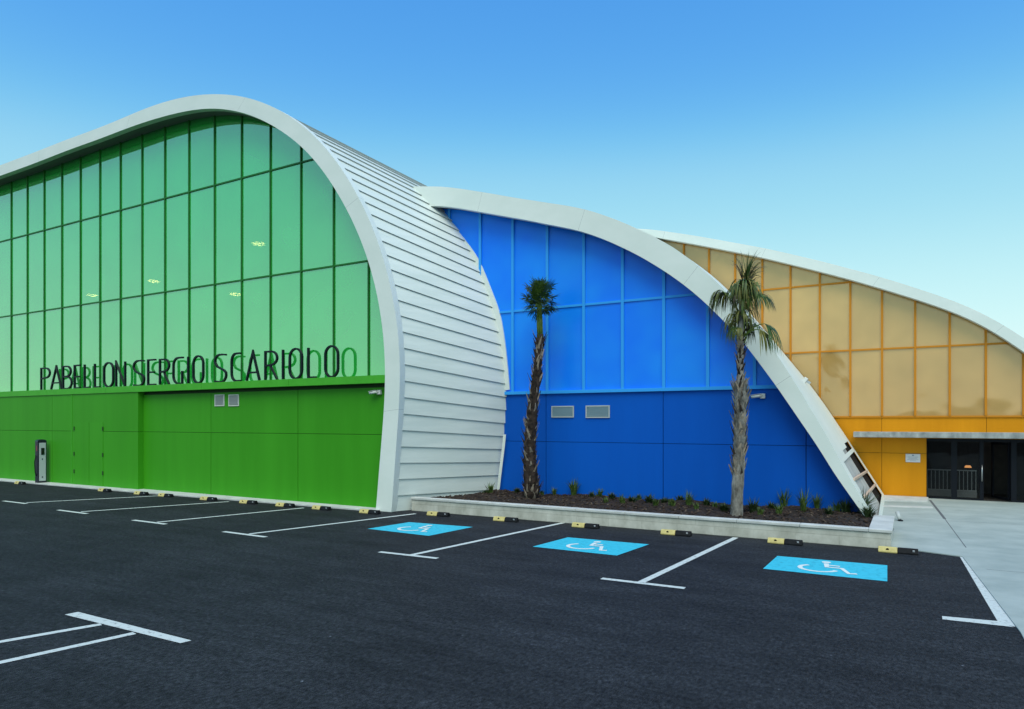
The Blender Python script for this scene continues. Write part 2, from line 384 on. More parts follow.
# curtain wall
mullG = [-15.02-1.5155*i for i in range(22)]
rowsG = [4.10, 7.865, 11.58, 15.5]
LED0, LED1 = 3.885, 4.125
gpoly_glass = G_POLY
xs = [-12.0]+mullG
for c in range(len(xs)-1):
    for r in range(3):
        P = clip(gpoly_glass, xs[c+1]+.015, xs[c]-.015, rowsG[r]+.015, rowsG[r+1]-.015)
        if P:
            mb = MB(); mb.prism(P, YG_GLASS, YG_GLASS+.03); mb.build('glass_pane', M['g_glass'], green)
for x in mullG:
    zt = top_at(G_POLY, x)
    mb = MB(); mb.box(x-.024, x+.024, YG_GLASS-.045, YG_GLASS+.06, LED1-.02, zt-.03); mb.build('mullion', M['g_frame'], green)
for z in rowsG[1:3]:
    a, b = span_at(G_POLY, z)
    mb = MB(); mb.box(max(a, mullG[-1]), b-.02, YG_GLASS-.035, YG_GLASS+.05, z-.026, z+.026); mb.build('transom', M['g_frame'], green)
P = clip(G_POLY, -70, mullG[-1]-.03, LED1-.1, 16); mb = MB(); mb.prism(P, YG_GLASS-.01, YG_GLASS+.06); mb.build('blank_wall', M['g_wall'], green)

# ledge and lower wall
jl = [onwall(288.3, 380, YG_RIM)[0], onwall(105, 388, YG_RIM)[0], onwall(46, 388, YG_RIM)[0], onwall(201, 383, YG_RIM)[0]]
led = sorted([-70.0, 0.0]+jl)
mb = MB()
for a, b in zip(led, led[1:]):
    P = clip(G_POLY, a+.006, b-.006, LED0, LED1)
    if P: mb.prism(P, YG_RIM+.012, YG_GLASS+.02)
P = clip(G_POLY, -70, 0, LED0+.01, LED1-.01); mb.prism(P, YG_RIM+.05, YG_GLASS+.01)
mb.build('ledge', M['g_ledge'], green)
BLK_R = -26.31                                  # the service block to the left of this stands forward
back = MB(); back.prism(clip(G_POLY, -70, BLK_R-.3, 0, LED0), YG_BLOCK+.05, YG_BLOCK+.25); back.prism(clip(G_POLY, BLK_R-.3, 0, 0, LED0), YG_WALL+.05, YG_WALL+.25)
back.build('backing_wall', M['g_dark'], green)
SEAM = 2.12
zseam = onwall(200, 432.4, YG_WALL)[1]
vsL = [-70, -46.0, -40.2, -32.65, -31.07, BLK_R]
for a, b in zip(vsL, vsL[1:]):
    for z0, z1 in ((0.0, zseam), (zseam, LED0)):
        P = clip(G_POLY, a+.011, b-(.011 if b != BLK_R else 0), z0+(.007 if z0 else 0), z1-.007 if z0 == 0 else z1)
        if P: mb = MB(); mb.prism(P, YG_BLOCK, YG_BLOCK+.06+(.24 if b == BLK_R else 0)); mb.build('wall_panel', M['g_wall'], green)
vsR = [BLK_R, -22.18, -17.70, 0]
for a, b in zip(vsR, vsR[1:]):
    for z0, z1 in ((0.0, zseam), (zseam, LED0-.12)):
        P = clip(G_POLY, a+(.011 if a != BLK_R else .003), b-.011, z0+(.007 if z0 else 0), z1-.007 if z0 == 0 else z1)
        if P: mb = MB(); mb.prism(P, YG_WALL, YG_WALL+.06); mb.build('wall_panel', M['g_wall'], green)
mb = MB(); mb.box(-31.10, -31.055, YG_BLOCK-.015, YG_BLOCK-.003, .03, LED0-.01); mb.build('edge_highlight', M['g_ledge'], green)  # lighter green strip that paints a highlight along the panel joint
# service door drawn in the panels: two thin leaves, hinges, a grip
dx0, dx1, dx2 = -30.85, -29.73, -28.71
dz = onwall(94, 422.6, YG_BLOCK)[1]
for a, b in ((dx0, dx1), (dx1, dx2)):
    mb = MB(); mb.box(a+.012, b-.012, YG_BLOCK-.012, YG_BLOCK-.002, .05, dz)
    leaf = mb.build('service_door', M['g_wall'], green)
    e = a if a == dx0 else b
    for zz in (.6, 1.35, dz-.25):
        h = MB(); h.box(e-.025, e+.025, YG_BLOCK-.04, YG_BLOCK-.013, zz-.08, zz+.08); h.build('hinge', M['g_dark'], leaf)
for x0, x1 in ((215.2, 224.7), (229, 239.2)):
    a, z1 = onwall(x0, 394.7, YG_WALL); b, z0 = onwall(x1, 406, YG_WALL)
    fr_ = MB(); y = YG_WALL
    fr_.box(a, b, y-.03, y-.002, z1-.03, z1); fr_.box(a, b, y-.03, y-.002, z0, z0+.03)
    fr_.box(a, a+.03, y-.028, y-.002, z0+.03, z1-.03); fr_.box(b-.03, b, y-.028, y-.002, z0+.03, z1-.03)
    v = fr_.build('vent_grille', M['camwhite'], green)
    sl = MB(); n = 7
    for k in range(n):
        z = z0+.04+(z1-z0-.08)*(k+.5)/n
        sl.box(a+.03, b-.03, -.008, .008, -.022, .022, M=Matrix.Translation((0, y-.016, z)) @ Matrix.Rotation(R(35), 4, 'X'))
    sl.build('slat', M['vent'], v)

# lamps inside the hall, seen through the glass
lamps = [(258,244.5,'upper yellow'),(153.5,282,'left'),(92,296,'far left'),(236,295,'low'),(176,282,'faint')]
lamp_lab = ['glowing round ceiling lamp behind the tall green pane under the arch crown', 'glowing lamp behind green glass just above the word SERGIO',
  'glowing lamp behind green glass above the second transom over PABELLON', 'low glowing lamp behind green glass above the gap before SCARIOLO']
for (px, py, _), lab in zip(lamps[:4], lamp_lab):
    x, z = onwall(px, py, YG_GLASS+4.5)
    t = thing('ceiling_lamp', lab, 'lamp', 'lamps glowing inside the green hall')
    mb = MB(); mb.tube([(x, YG_GLASS+4.5, z), (x, YG_GLASS+4.5, z+.06)], [.27, .27], 20, smooth=False); mb.build('diffuser', M['lamp'], t)
    mb = MB(); mb.tube([(x, YG_GLASS+4.5, z+.063), (x, YG_GLASS+4.5, z+.20)], [.34, .16], 20); mb.build('housing', M['lampbody'], t)
    mb = MB(); mb.tube([(x, YG_GLASS+4.5, z+.20), (x, YG_GLASS+4.5, 13.0-.03*abs(x))], [.012, .012], 5); mb.build('cable', M['lampbody'], t)
    recenter(t, (x, YG_GLASS+4.5, z))

# =================================================================== BLUE HALL
blue = thing('blue_sports_hall', 'blue clad hall under a white sloping arch, between the green and orange halls', 'sports hall')
bI = [(438,205.5),(455.9,207.6),(481.2,212),(512.6,217.6),(530,220.6),(547.1,224.3),(565,227.5),(583.5,231.8),(604.6,239.4),(622.4,247.4),(640,256.2),(663.9,270.6),(680,281.8),(695.2,293.8),(707.9,305.2),(731.6,329),(746.8,346.3),(776.4,386.2),(807.7,432),(819.6,449.3),(833.9,473.2),(863.5,514.8)]
bO = [(415.2,186),(450.8,187.3),(484.6,192.4),(520,198.6),(553.9,203.7),(570,206),(584.3,209.3),(604.6,215.2),(630,225.4),(640,229.8),(655.4,238.2)]
BI = [onwall(*p, YB_RIM) for p in bI]
bx, bz = BI[-1]; px_, pz_ = BI[-2]; sl_ = (bx-px_)/(bz-pz_)
BI = [(-22, BI[0][1]+.55), (-18, BI[0][1]+.35)]+BI+[(bx-sl_*bz, 0.0)]
BI = smooth(BI, 200, 5)
BOx = [onwall(*p, YB_RIM) for p in bO]
zo = lambda x: np.interp(x, [-30, -22, -18]+[p[0] for p in BOx], [BOx[0][1]+.6, BOx[0][1]+.5, BOx[0][1]+.3]+[p[1] for p in BOx])
NB = normals(BI); BO = []
for i, (p, n_) in enumerate(zip(BI, NB)):
    if p[0] < BOx[-1][0]-.25:
        lo, hi = .1, 2.0                       # walk along the normal to the surveyed outer edge
        for _ in range(30):
            m_ = (lo+hi)/2; q = p+n_*m_
            if q[1] < zo(q[0]): lo = m_
            else: hi = m_
        w = lo
    else: w = None
    BO.append(w)
lastw = [w for w in BO if w is not None][-1]; zl = [BI[i][1] for i, w in enumerate(BO) if w is not None][-1]
BO = [w if w is not None else .11+(lastw-.11)*(max(0.0, BI[i][1])/zl)**.8 for i, w in enumerate(BO)]
k = np.ones(9)/9; BO = np.convolve(np.r_[[BO[0]]*4, BO, [BO[-1]]*4], k, 'valid')
BOc = BI+NB*BO[:, None]; BOc[-1, 1] = 0.0; BI[-1, 1] = 0.0
B_POLY = [(x, max(z, 0)) for x, z in (BI+NB*.08)]+[(-22, 0.0)]
# back edge of the roof against the orange hall
bB = [(655.4,237.9),(684.2,254.9),(707.9,271.8),(721.4,282.8),(755,318),(784.8,354.6),(790.8,361),(807.7,382),(821.2,398.7),(832.2,416),(848.3,439.5),(860.9,459.2),(884.6,495.5)]
YB_BACK = 28.2
BB = [onwall(*p, YB_BACK) for p in bB]
top_shift = np.array(BB[0])-BOc[np.argmin(np.hypot(*(BOc-np.array(onwall(650,235.5,YB_RIM))).T))]
i0 = np.argmin(np.hypot(*(BOc-np.array(onwall(655.4,238.2,YB_RIM))).T))
zb = np.array([p[1] for p in BB][::-1]); xb = np.array([p[0] for p in BB][::-1])
sl2 = (BB[-1][0]-BB[-4][0])/(BB[-4][1]-BB[-1][1])
zb = np.r_[0, zb]; xb = np.r_[BB[-1][0]+sl2*BB[-1][1], xb]
zd = np.linspace(0, zb[-1], 200); xd = np.interp(zd, zb, xb); kk = np.ones(25)/25
xe = np.r_[2*xd[0]-xd[12:0:-1], xd, 2*xd[-1]-xd[-2:-14:-1]]; xd = np.convolve(xe, kk, 'valid')
BACK = np.zeros_like(BOc); sc_z = zb[-1]/BOc[i0][1]
for i in range(len(BOc)):
    if i >= i0: z_ = BOc[i][1]*(1+(sc_z-1)*(max(0.0, BOc[i][1])/BOc[i0][1])**2); BACK[i] = (np.interp(z_, zd, xd), z_)
    else: BACK[i] = BOc[i]+(np.array([xd[-1], zd[-1]])-BOc[i0])
rimw = .24
rim('arch_rim', BI, BOc, YB_RIM, YB_RIM+rimw, blue, every=30)
roof = MB(); ts = [0, .08, .16, .3, .45, .6, .75, .88, .95, 1.0]; rows = []
for i in range(len(BOc)):
    rows.append([roof.vert((BOc[i][0]+(BACK[i][0]-BOc[i][0])*t, YB_RIM+rimw+(YB_BACK-YB_RIM-rimw)*t, BOc[i][1]+(BACK[i][1]-BOc[i][1])*t)) for t in ts])
for i in range(len(rows)-1):
    z = (BOc[i][1]+BOc[i+1][1])/2
    for j in range(len(ts)-1):
        hole = (z < 1.62 and 1 <= j <= 6) or (1.74 < z < 2.02 and 2 <= j <= 6 and (z-1.74) < .06*(j-1))
        if hole and z > .12: continue
        roof.face([rows[i][j], rows[i][j+1], rows[i+1][j+1], rows[i+1][j]], 0, True)
roof.build('roof_shell', M['white'], blue, fix=False)
# inner face of the hollow leg, seen through the cut in the shell
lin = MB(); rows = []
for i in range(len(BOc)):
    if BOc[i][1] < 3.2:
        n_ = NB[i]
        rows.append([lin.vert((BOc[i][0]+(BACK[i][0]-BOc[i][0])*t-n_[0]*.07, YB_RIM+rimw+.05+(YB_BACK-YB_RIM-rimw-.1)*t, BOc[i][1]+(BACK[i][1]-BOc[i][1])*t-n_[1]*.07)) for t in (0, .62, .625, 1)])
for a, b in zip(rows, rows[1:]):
    lin.face([a[0], a[1], b[1], b[0]], 0); lin.face([a[2], a[3], b[3], b[2]], 1)  # back section painted near-black as the shade in the hollow leg's gap
lin.build('leg_lining', [M['liner'], mat('leg_gap_shade', (.012, .012, .013), rough=.9, spec=.1)], blue, fix=False)
def shell_pt(z, t, inn=.06):
    i = int(np.argmin(np.abs(BOc[:, 1]-z)+(BOc[:, 0] < -6)*99)); n_ = NB[i]
    p = BOc[i]+(BACK[i]-BOc[i])*t-n_*inn
    return (p[0], YB_RIM+rimw+(YB_BACK-YB_RIM-rimw)*t, p[1])
for za, zb_ in ((1.22, .98), (.80, .50)):
    mb = MB(); mb.tube([shell_pt(za, .05, .0), shell_pt(zb_, .88, .0)], [.045, .045], 4, smooth=False); mb.build('strut', M['strut'], blue)
sf = MB(); rows = []
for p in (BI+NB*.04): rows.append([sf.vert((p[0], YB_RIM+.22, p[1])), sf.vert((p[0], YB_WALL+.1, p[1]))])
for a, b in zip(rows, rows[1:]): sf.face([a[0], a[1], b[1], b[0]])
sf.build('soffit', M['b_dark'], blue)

mullB = [-13.99+1.2835*i for i in range(10)]
rowsB = [3.66, 6.375, 12.5]
ZB = 1.0
zsb = onwall(657, 443.4, YB_WALL)[1]
xs = [-16.6, -15.27]+mullB
for a, b in zip(xs, xs[1:]+[0.0]):
    for z0, z1 in zip(rowsB, rowsB[1:]):
        P = clip(B_POLY, a+.015, b-.015, z0+.015, z1-.015)
        if P: mb = MB(); mb.prism(P, YB_WALL, YB_WALL+.03); mb.build('glass_pane', M['b_glass'], blue)
for x in mullB[:9]:
    zt = top_at(B_POLY, x)
    if zt and zt > rowsB[0]+.1:
        mb = MB(); mb.box(x-.045, x+.045, YB_WALL-.06, YB_WALL+.05, rowsB[0]+.05, zt-.03); mb.build('mullion', M['b_frame'], blue)
a, b = span_at(B_POLY, rowsB[1]); mb = MB(); mb.box(-16.5, b-.03, YB_WALL-.035, YB_WALL+.05, rowsB[1]-.035, rowsB[1]+.035); mb.build('transom', M['b_frame'], blue)
a, b = span_at(B_POLY, rowsB[0]); mb = MB(); mb.box(-16.5, b-.03, YB_WALL-.08, YB_WALL+.05, rowsB[0]-.05, rowsB[0]+.05); mb.build('transom', M['b_frame'], blue)
mb = MB(); mb.prism(clip(B_POLY, -17, 0, 0, rowsB[0]), YB_WALL+.07, YB_WALL+.2); mb.build('backing_wall', M['b_dark'], blue)
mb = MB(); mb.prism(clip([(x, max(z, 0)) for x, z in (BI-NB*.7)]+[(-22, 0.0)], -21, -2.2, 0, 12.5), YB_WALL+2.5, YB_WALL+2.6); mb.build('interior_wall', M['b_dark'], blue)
vs = [-17, -14.1, -10.2, -6.32, -2.41, 0]
for a, b in zip(vs, vs[1:]):
    for z0, z1 in ((0.0, zsb), (zsb, rowsB[0]-.05)):
        P = clip(B_POLY, a+.010, b-.010, z0+(.007 if z0 else 0), z1-.007 if z0 == 0 else z1)
        if P: mb = MB(); mb.prism(P, YB_WALL, YB_WALL+.06); mb.build('wall_panel', M['b_wall'], blue)
for x0, x1, y0, y1 in ((551.8, 574.1, 406.1, 417.4), (586, 610, 405.6, 417.8)):
    a, z1 = onwall(x0, y0, YB_WALL); b, z0 = onwall(x1, y1, YB_WALL); y = YB_WALL
    f_ = MB(); f_.box(a, b, y-.035, y-.002, z1-.035, z1); f_.box(a, b, y-.035, y-.002, z0, z0+.035)
    f_.box(a, a+.035, y-.033, y-.002, z0+.035, z1-.035); f_.box(b-.035, b, y-.033, y-.002, z0+.035, z1-.035)
    v = f_.build('vent_grille', M['vent'], blue)
    s_ = MB()
    for k in range(9):
        z = z0+.04+(z1-z0-.08)*(k+.5)/9
        s_.box(a+.035, b-.035, -.008, .008, -.018, .018, M=Matrix.Translation((0, y-.018, z)) @ Matrix.Rotation(R(35), 4, 'X'))
    s_.build('slat', M['vent_blue'], v)

# =================================================================== ORANGE HALL
orange = thing('orange_sports_hall', 'amber glazed entrance hall with orange panels and white arch, farthest right', 'sports hall')
oO = [(640,228.5),(655.4,229.8),(697.7,236),(740,243.7),(760,247.2),(782.3,252),(824.6,262),(860,271.4),(870,273.9),(899.5,282.7),(938.9,295.6),(960,303.4),(978.4,311.3),(1002.1,324.1),(1024,338)]
oI = [(640,234.8),(655.4,237.3),(697.7,244.7),(731.6,251.3),(760,257),(790.8,264.3),(819.6,271.5),(850,279.4),(881.7,288.6),(914.3,298.6),(948.8,310.3),(965,317),(984.3,326.3),(1008,340.9),(1024,351.8)]
tail = lambda P, dx: [(P[-1][0]+.9+dx, P[-1][1]-.85), (P[-1][0]+1.8+dx, P[-1][1]-2.0), (P[-1][0]+2.6+dx, P[-1][1]-3.5), (P[-1][0]+3.15+dx, 0.0)]
OI = [onwall(*p, YO_RIM) for p in oI]; OI = [(-15, OI[0][1]+.75), (-12.5, OI[0][1]+.4)]+OI+tail(OI, 0)
OO = [onwall(*p, YO_RIM) for p in oO]; OO = [(-15, OO[0][1]+.75), (-12.5, OO[0][1]+.4)]+OO+tail(OO, .0)
OI = smooth(OI, 150, 6); OO = smooth(OO, 150, 6); OI[-1, 1] = OO[-1, 1] = 0
O_POLY = [(x, max(z, 0)) for x, z in (OI+normals(OI)*.07)]+[(-15, 0.0)]
rim('arch_rim', OI, OO, YO_RIM, YO_RIM+.3, orange, every=24)
rf = MB(); rows = []
for p in OO: rows.append([rf.vert((p[0], y, p[1])) for y in (YO_RIM+.3, YO_RIM+7, YO_RIM+15)])
for a, b in zip(rows, rows[1:]):
    for j in range(2): rf.face([a[j], a[j+1], b[j+1], b[j]], 0, True)
rf.build('roof_shell', M['white'], orange, fix=False)
mb = MB(); mb.prism([tuple(p) for p in OO]+[(-15, 0.0)], YO_RIM+14.9, YO_RIM+15); mb.build('rear_wall', M['interior'], orange)
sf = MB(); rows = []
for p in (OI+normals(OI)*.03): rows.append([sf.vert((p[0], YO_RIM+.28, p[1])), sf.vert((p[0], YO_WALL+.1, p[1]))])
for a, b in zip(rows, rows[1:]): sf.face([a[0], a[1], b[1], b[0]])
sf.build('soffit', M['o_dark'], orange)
mullO = [-12.29+1.0365*i for i in range(19)]
rowsO = [2.89, 5.35, 7.88, 12.5]
for a, b in zip(mullO, mullO[1:]+[8]):
    for z0, z1 in zip(rowsO, rowsO[1:]):
        P = clip(O_POLY, a+.012, b-.012, z0+.012, z1-.012)
        if P: mb = MB(); mb.prism(P, YO_WALL, YO_WALL+.03); mb.build('glass_pane', M['o_glass'], orange)
for x in mullO:
    zt = top_at(O_POLY, x)
    if zt and zt > rowsO[0]+.1:
        mb = MB(); mb.box(x-.035, x+.035, YO_WALL-.06, YO_WALL+.05, rowsO[0]+.03, zt-.03); mb.build('mullion', M['o_frame'], orange)
for z in rowsO[:3]:
    a, b = span_at(O_POLY, z); mb = MB(); mb.box(-12.3, b-.03, YO_WALL-.04, YO_WALL+.05, z-.03, z+.03); mb.build('transom', M['o_frame'], orange)
mb = MB(); mb.prism(clip(O_POLY, -12.3, 8, 2.30, 12.4), YO_WALL+3.2, YO_WALL+3.3); mb.build('interior_wall', M['interior'], orange)
DX0, DX1, DZ = .50, 5.6, 2.12
zso = onwall(893, 453, YO_WALL)[1]
mb = MB(); mb.prism(clip(O_POLY, -12.3, DX0-.01, 0, rowsO[0]), YO_WALL+.07, YO_WALL+.2); mb.prism(clip(O_POLY, DX0, 8, DZ, rowsO[0]), YO_WALL+.07, YO_WALL+.2)
mb.build('backing_wall', M['o_dark'], orange)
vso = [-12.3, -7.1, -4.0, -.90, DX0]
for a, b in zip(vso, vso[1:]):
    for z0, z1 in ((0.0, zso), (zso, DZ)):
        bb = b if z1 <= DZ else b
        P = clip(O_POLY, a+.006, bb-.006, z0+(.006 if z0 == zso else 0), z1-(.006 if z0 == 0 else 0))
        if P: mb = MB(); mb.prism(P, YO_WALL, YO_WALL+.06); mb.build('wall_panel', M['o_wall'], orange)
xo = onwall(986.5, 425, YO_WALL)[0]
for a, b in ((-12.3, -7.1), (-7.1, -4.0), (-4.0, -.90), (-.90, xo), (xo, 5.2), (5.2, 8)):
    P = clip(O_POLY, a+.006, b-.006, DZ, rowsO[0]-.03)
    if P: mb = MB(); mb.prism(P, YO_WALL, YO_WALL+.06); mb.build('wall_panel', M['o_wall'], orange)
# concrete canopy over the doors
cx0 = onwall(853.3, 435, YO_WALL-.7)[0]
cz1, cz0 = onwall(960, 432.4, YO_WALL-.7)[1], onwall(960, 438.2, YO_WALL-.7)[1]
mb = MB(); mb.box(cx0, 5.7, YO_WALL-.7, YO_WALL-.003, cz0, cz1); mb.build('canopy', M['canopy'], orange, bevel=.012)
# entrance: dark framed glass doors
ent = MB(); y0, y1 = YO_WALL-.03, YO_WALL+.07
X = lambda px: onwall(px, 470, YO_WALL)[0]
posts = [(DX0, X(927.2)), (X(951.2), X(957)), (X(979.6), X(983.6)), (X(1011), X(1016.6)), (X(1045), X(1050)), (5.5, 5.6)]
for a, b in posts: ent.box(a, b, y0, y1, .03, DZ-.10)
ent.box(DX0, DX1, y0-.002, y1+.002, DZ-.10, DZ-.004); ent.box(DX0, X(983.6), y0-.003, y1+.003, .012, .075); ent.box(X(1011), DX1, y0-.003, y1+.003, .012, .075)
en = ent.build('entrance', M['black_metal'], orange)
for a, b in ((posts[0][1], posts[1][0]), (posts[1][1], posts[2][0]), (posts[3][1], posts[4][0]), (posts[4][1], posts[5][0])):
    g = MB(); g.box(a, b, YO_WALL+.01, YO_WALL+.03, .076, DZ-.104); g.build('door_glass', M['door_glass'], en)
hx = X(981.8); h = MB(); h.tube([(hx, YO_WALL-.09, .68), (hx, YO_WALL-.09, 1.24)], [.018, .018], 8); h.box(hx-.01, hx+.01, YO_WALL-.09, YO_WALL-.03, .72, .74); h.box(hx-.01, hx+.01, YO_WALL-.09, YO_WALL-.03, 1.18, 1.20)
h.build('handle', M['steel'], en)
# the open leaf, turned into the lobby
h = MB(); Mx = Matrix.Translation((posts[3][0]-.03, YO_WALL+.09, 0)) @ Matrix.Rotation(R(112), 4, 'Z')
h.box(0, .07, -.025, .025, .05, DZ-.12, M=Mx); h.box(1.0, 1.07, -.025, .025, .05, DZ-.12, M=Mx); h.box(.07, 1.0, -.025, .025, .05, .13, M=Mx); h.box(.07, 1.0, -.025, .025, DZ-.20, DZ-.12, M=Mx)
h.build('open_door', M['black_metal'], en)
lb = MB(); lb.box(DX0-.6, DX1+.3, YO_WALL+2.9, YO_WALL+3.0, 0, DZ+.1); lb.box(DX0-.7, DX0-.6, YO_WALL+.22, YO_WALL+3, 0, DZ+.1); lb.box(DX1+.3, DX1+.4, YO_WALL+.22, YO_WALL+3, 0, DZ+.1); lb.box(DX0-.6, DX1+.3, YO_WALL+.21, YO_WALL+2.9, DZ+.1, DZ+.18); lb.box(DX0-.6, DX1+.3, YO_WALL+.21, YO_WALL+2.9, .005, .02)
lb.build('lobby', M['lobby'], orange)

for px, lab in ((953.5, 'small warm lamp glowing inside the lobby, seen beside the door mullion'), (968, 'larger warm lamp glowing inside the lobby behind the door leaf with the handle')):
    x, z = onwall(px, 466.5, YO_WALL+2.2); q = 1.0 if px < 960 else 1.5
    t = thing('lobby_lamp', lab, 'lamp', 'warm lamps in the lobby')
    mb = MB(); mb.tube([(x, YO_WALL+2.2, z-.04), (x, YO_WALL+2.2, z+.04)], [.08*q, .05*q], 14); mb.build('lamp_shade', emit('lobby_lamp_glow', (1, .45, .15), 1.6), t)
    mb = MB(); mb.tube([(x, YO_WALL+2.2, z+.041), (x, YO_WALL+2.2, DZ+.09)], [.008, .008], 5); mb.build('cable', M['black_metal'], t)
    recenter(t, (x, YO_WALL+2.2, z))
t = thing('lobby_railing', 'pale upright bar railing standing inside behind the glass doors', 'railing')
yr = YO_WALL+1.0; xr0, xr1 = DX0+.02, X(979)
mb = MB(); mb.box(xr0, xr1, yr-.02, yr+.02, .95, .99); mb.box(xr0, xr1, yr-.02, yr+.02, .24, .27); mb.build('rail', M['camwhite'], t)
k_n = int((xr1-xr0)/.125)
for k in range(k_n+1):
    x = xr0+.02+(xr1-xr0-.04)*k/k_n; mb = MB(); mb.box(x-.011, x+.011, yr-.011, yr+.011, .272, .948); mb.build('bar', M['camwhite'], t)
mb = MB(); mb.box(xr0, xr1, yr-.10, yr+.10, .021, .236); mb.build('upstand', M['concrete'], t)
recenter(t, ((xr0+xr1)/2, yr, .02))
# notice on the orange wall
a, z1 = onwall(905.6, 453.8, YO_WALL); b, z0 = onwall(920.3, 462.4, YO_WALL)
t = thing('notice_sign', 'small white printed notice on the orange wall left of the glass doors', 'sign')
mb = MB(); mb.box(a, b, YO_WALL-.02, YO_WALL-.003, z0, z1); mb.build('plate', M['plate'], t)
mb = MB(); mb.box((a+b)/2-.03, (a+b)/2+.03, YO_WALL-.022, YO_WALL-.0205, z1-.07, z1-.03)
for k, (l, r) in enumerate(((.14, .86), (.2, .8), (.12, .88), (.3, .7))):
    z = z1-.11-k*.045; mb.box(a+(b-a)*l, a+(b-a)*r, YO_WALL-.022, YO_WALL-.0205, z-.006, z+.006)
mb.build('print_lines', M['ink'], t)

# =================================================================== LETTERING on the green ledge
def ribbon(mb, pts, w, y0, y1, closed=False):
    P = [Vector((p[0], p[1])) for p in pts]; n = len(P); A, B = [], []
    for i in range(n):
        d0 = (P[i]-P[i-1]).normalized() if (i > 0 or closed) else None
        d1 = (P[(i+1) % n]-P[i]).normalized() if (i < n-1 or closed) else None
        d0 = d0 or d1; d1 = d1 or d0
        nn = Vector((-(d0+d1).y, (d0+d1).x)); nn = nn.normalized() if nn.length > 1e-6 else Vector((-d0.y, d0.x))
        c = max(.35, nn.dot(Vector((-d0.y, d0.x))))
        A.append(P[i]+nn*(w/2/c)); B.append(P[i]-nn*(w/2/c))
    idx = [[mb.vert((q.x, y, q.y)) for q in S] for S, y in ((A, y0), (B, y0), (B, y1), (A, y1))]
    for i in range(n if closed else n-1):
        j = (i+1) % n
        for k in range(4): mb.face([idx[k][i], idx[(k+1) % 4][i], idx[(k+1) % 4][j], idx[k][j]])
    if not closed: mb.face([idx[k][0] for k in range(4)]); mb.face([idx[k][-1] for k in range(3, -1, -1)])
def arc(cx, cz, rx, rz, a0, a1, n=9): return [(cx+rx*math.cos(R(a0+(a1-a0)*i/n)), cz+rz*math.sin(R(a0+(a1-a0)*i/n))) for i in range(n+1)]
r_ = .42
GL = {
 'P': [[(0, 0), (0, 1)], [(.02, .97)]+arc(.5, .75, .5, .22, 80, -80)+[(.02, .50)]],
 'A': [[(0, 0), (.5, 1), (1, 0)], [(.17, .28), (.83, .28)]],
 'B': [[(0, 0), (0, 1)], [(.02, .98)]+arc(.45, .76, .45, .22, 80, -80)+[(.02, .53)], [(.02, .53)]+arc(.48, .26, .52, .26, 80, -80)+[(.02, .015)]],
 'E': [[(1, .985), (.0, .985), (0, .015), (1, .015)], [(.02, .50), (.85, .50)]],
 'L': [[(0, 1), (0, .015), (.75, .015)]],
 'O': ['c', arc(.5, .72, .5, .28, 0, 180, 10)+arc(.5, .28, .5, .28, 180, 360, 10)],
 'N': [[(0, 0), (0, 1), (1, 0), (1, 1)]],
 'S': [[(1, .97), (.7, .99)]+arc(.46, .76, .46, .23, 95, 190, 7)+[(.2, .56), (.8, .42)]+arc(.54, .25, .46, .25, 20, -95, 9)+[(.0, .03)]],
 'R': [[(0, 0), (0, 1)], [(.02, .97)]+arc(.5, .74, .5, .23, 80, -80)+[(.02, .48)], [(.45, .47), (1, 0)]],
 'G': [[(1, .99), (.7, .99)]+arc(.5, .70, .5, .29, 100, 180, 6)+arc(.5, .30, .5, .29, 180, 268, 6)+[(.9, .012), (.9, .48)]],
 'C': [[(1, .99), (.7, .99)]+arc(.5, .70, .5, .29, 100, 180, 6)+arc(.5, .30, .5, .29, 180, 260, 6)+[(1, .012)]],
 'I': [[(0, 0), (0, 1)]],
}
text = [('P',40.6,49.2),('A',50.5,61),('B',62.5,71),('E',74,79.5),('L',84,91),('L',94.2,101),('O',103.5,112.5),('N',115.5,124.5),
 ('S',133,143.5),('E',147.5,155),('R',159.3,168.5),('G',172.8,182.5),('I',187.6,189),('O',192.8,202.6),
 ('S',214.5,225.5),('C',231,240),('A',246,258.8),('R',264.8,276.5),('I',282.4,284),('O',289.2,301.3),('L',307.8,318),('O',324.8,337.4)]
YL = 16.42
sign = thing('wall_lettering', 'black standing letters spelling PABELLON SERGIO SCARIOLO on the green ledge', 'sign')
zL0 = LED1; zL1 = onwall(331, 345.2, YL)[1]
for ch, p0, p1 in text:
    a, b = onwall(p0, 365, YL)[0], onwall(p1, 365, YL)[0]
    g = GL[ch]; mb = MB(); closed = g[0] == 'c'
    if ch == 'I': b = a+.01
    for k, st in enumerate(g[1:] if closed else g):
        ribbon(mb, [(a+(b-a)*u, zL0+.035+(zL1-zL0-.06)*v) for u, v in st], .060, YL-.01+.002*k, YL+.07-.002*k, closed)
    mb.build('letter', M['letter'], sign)
recenter(sign, (-25, YL, LED1))

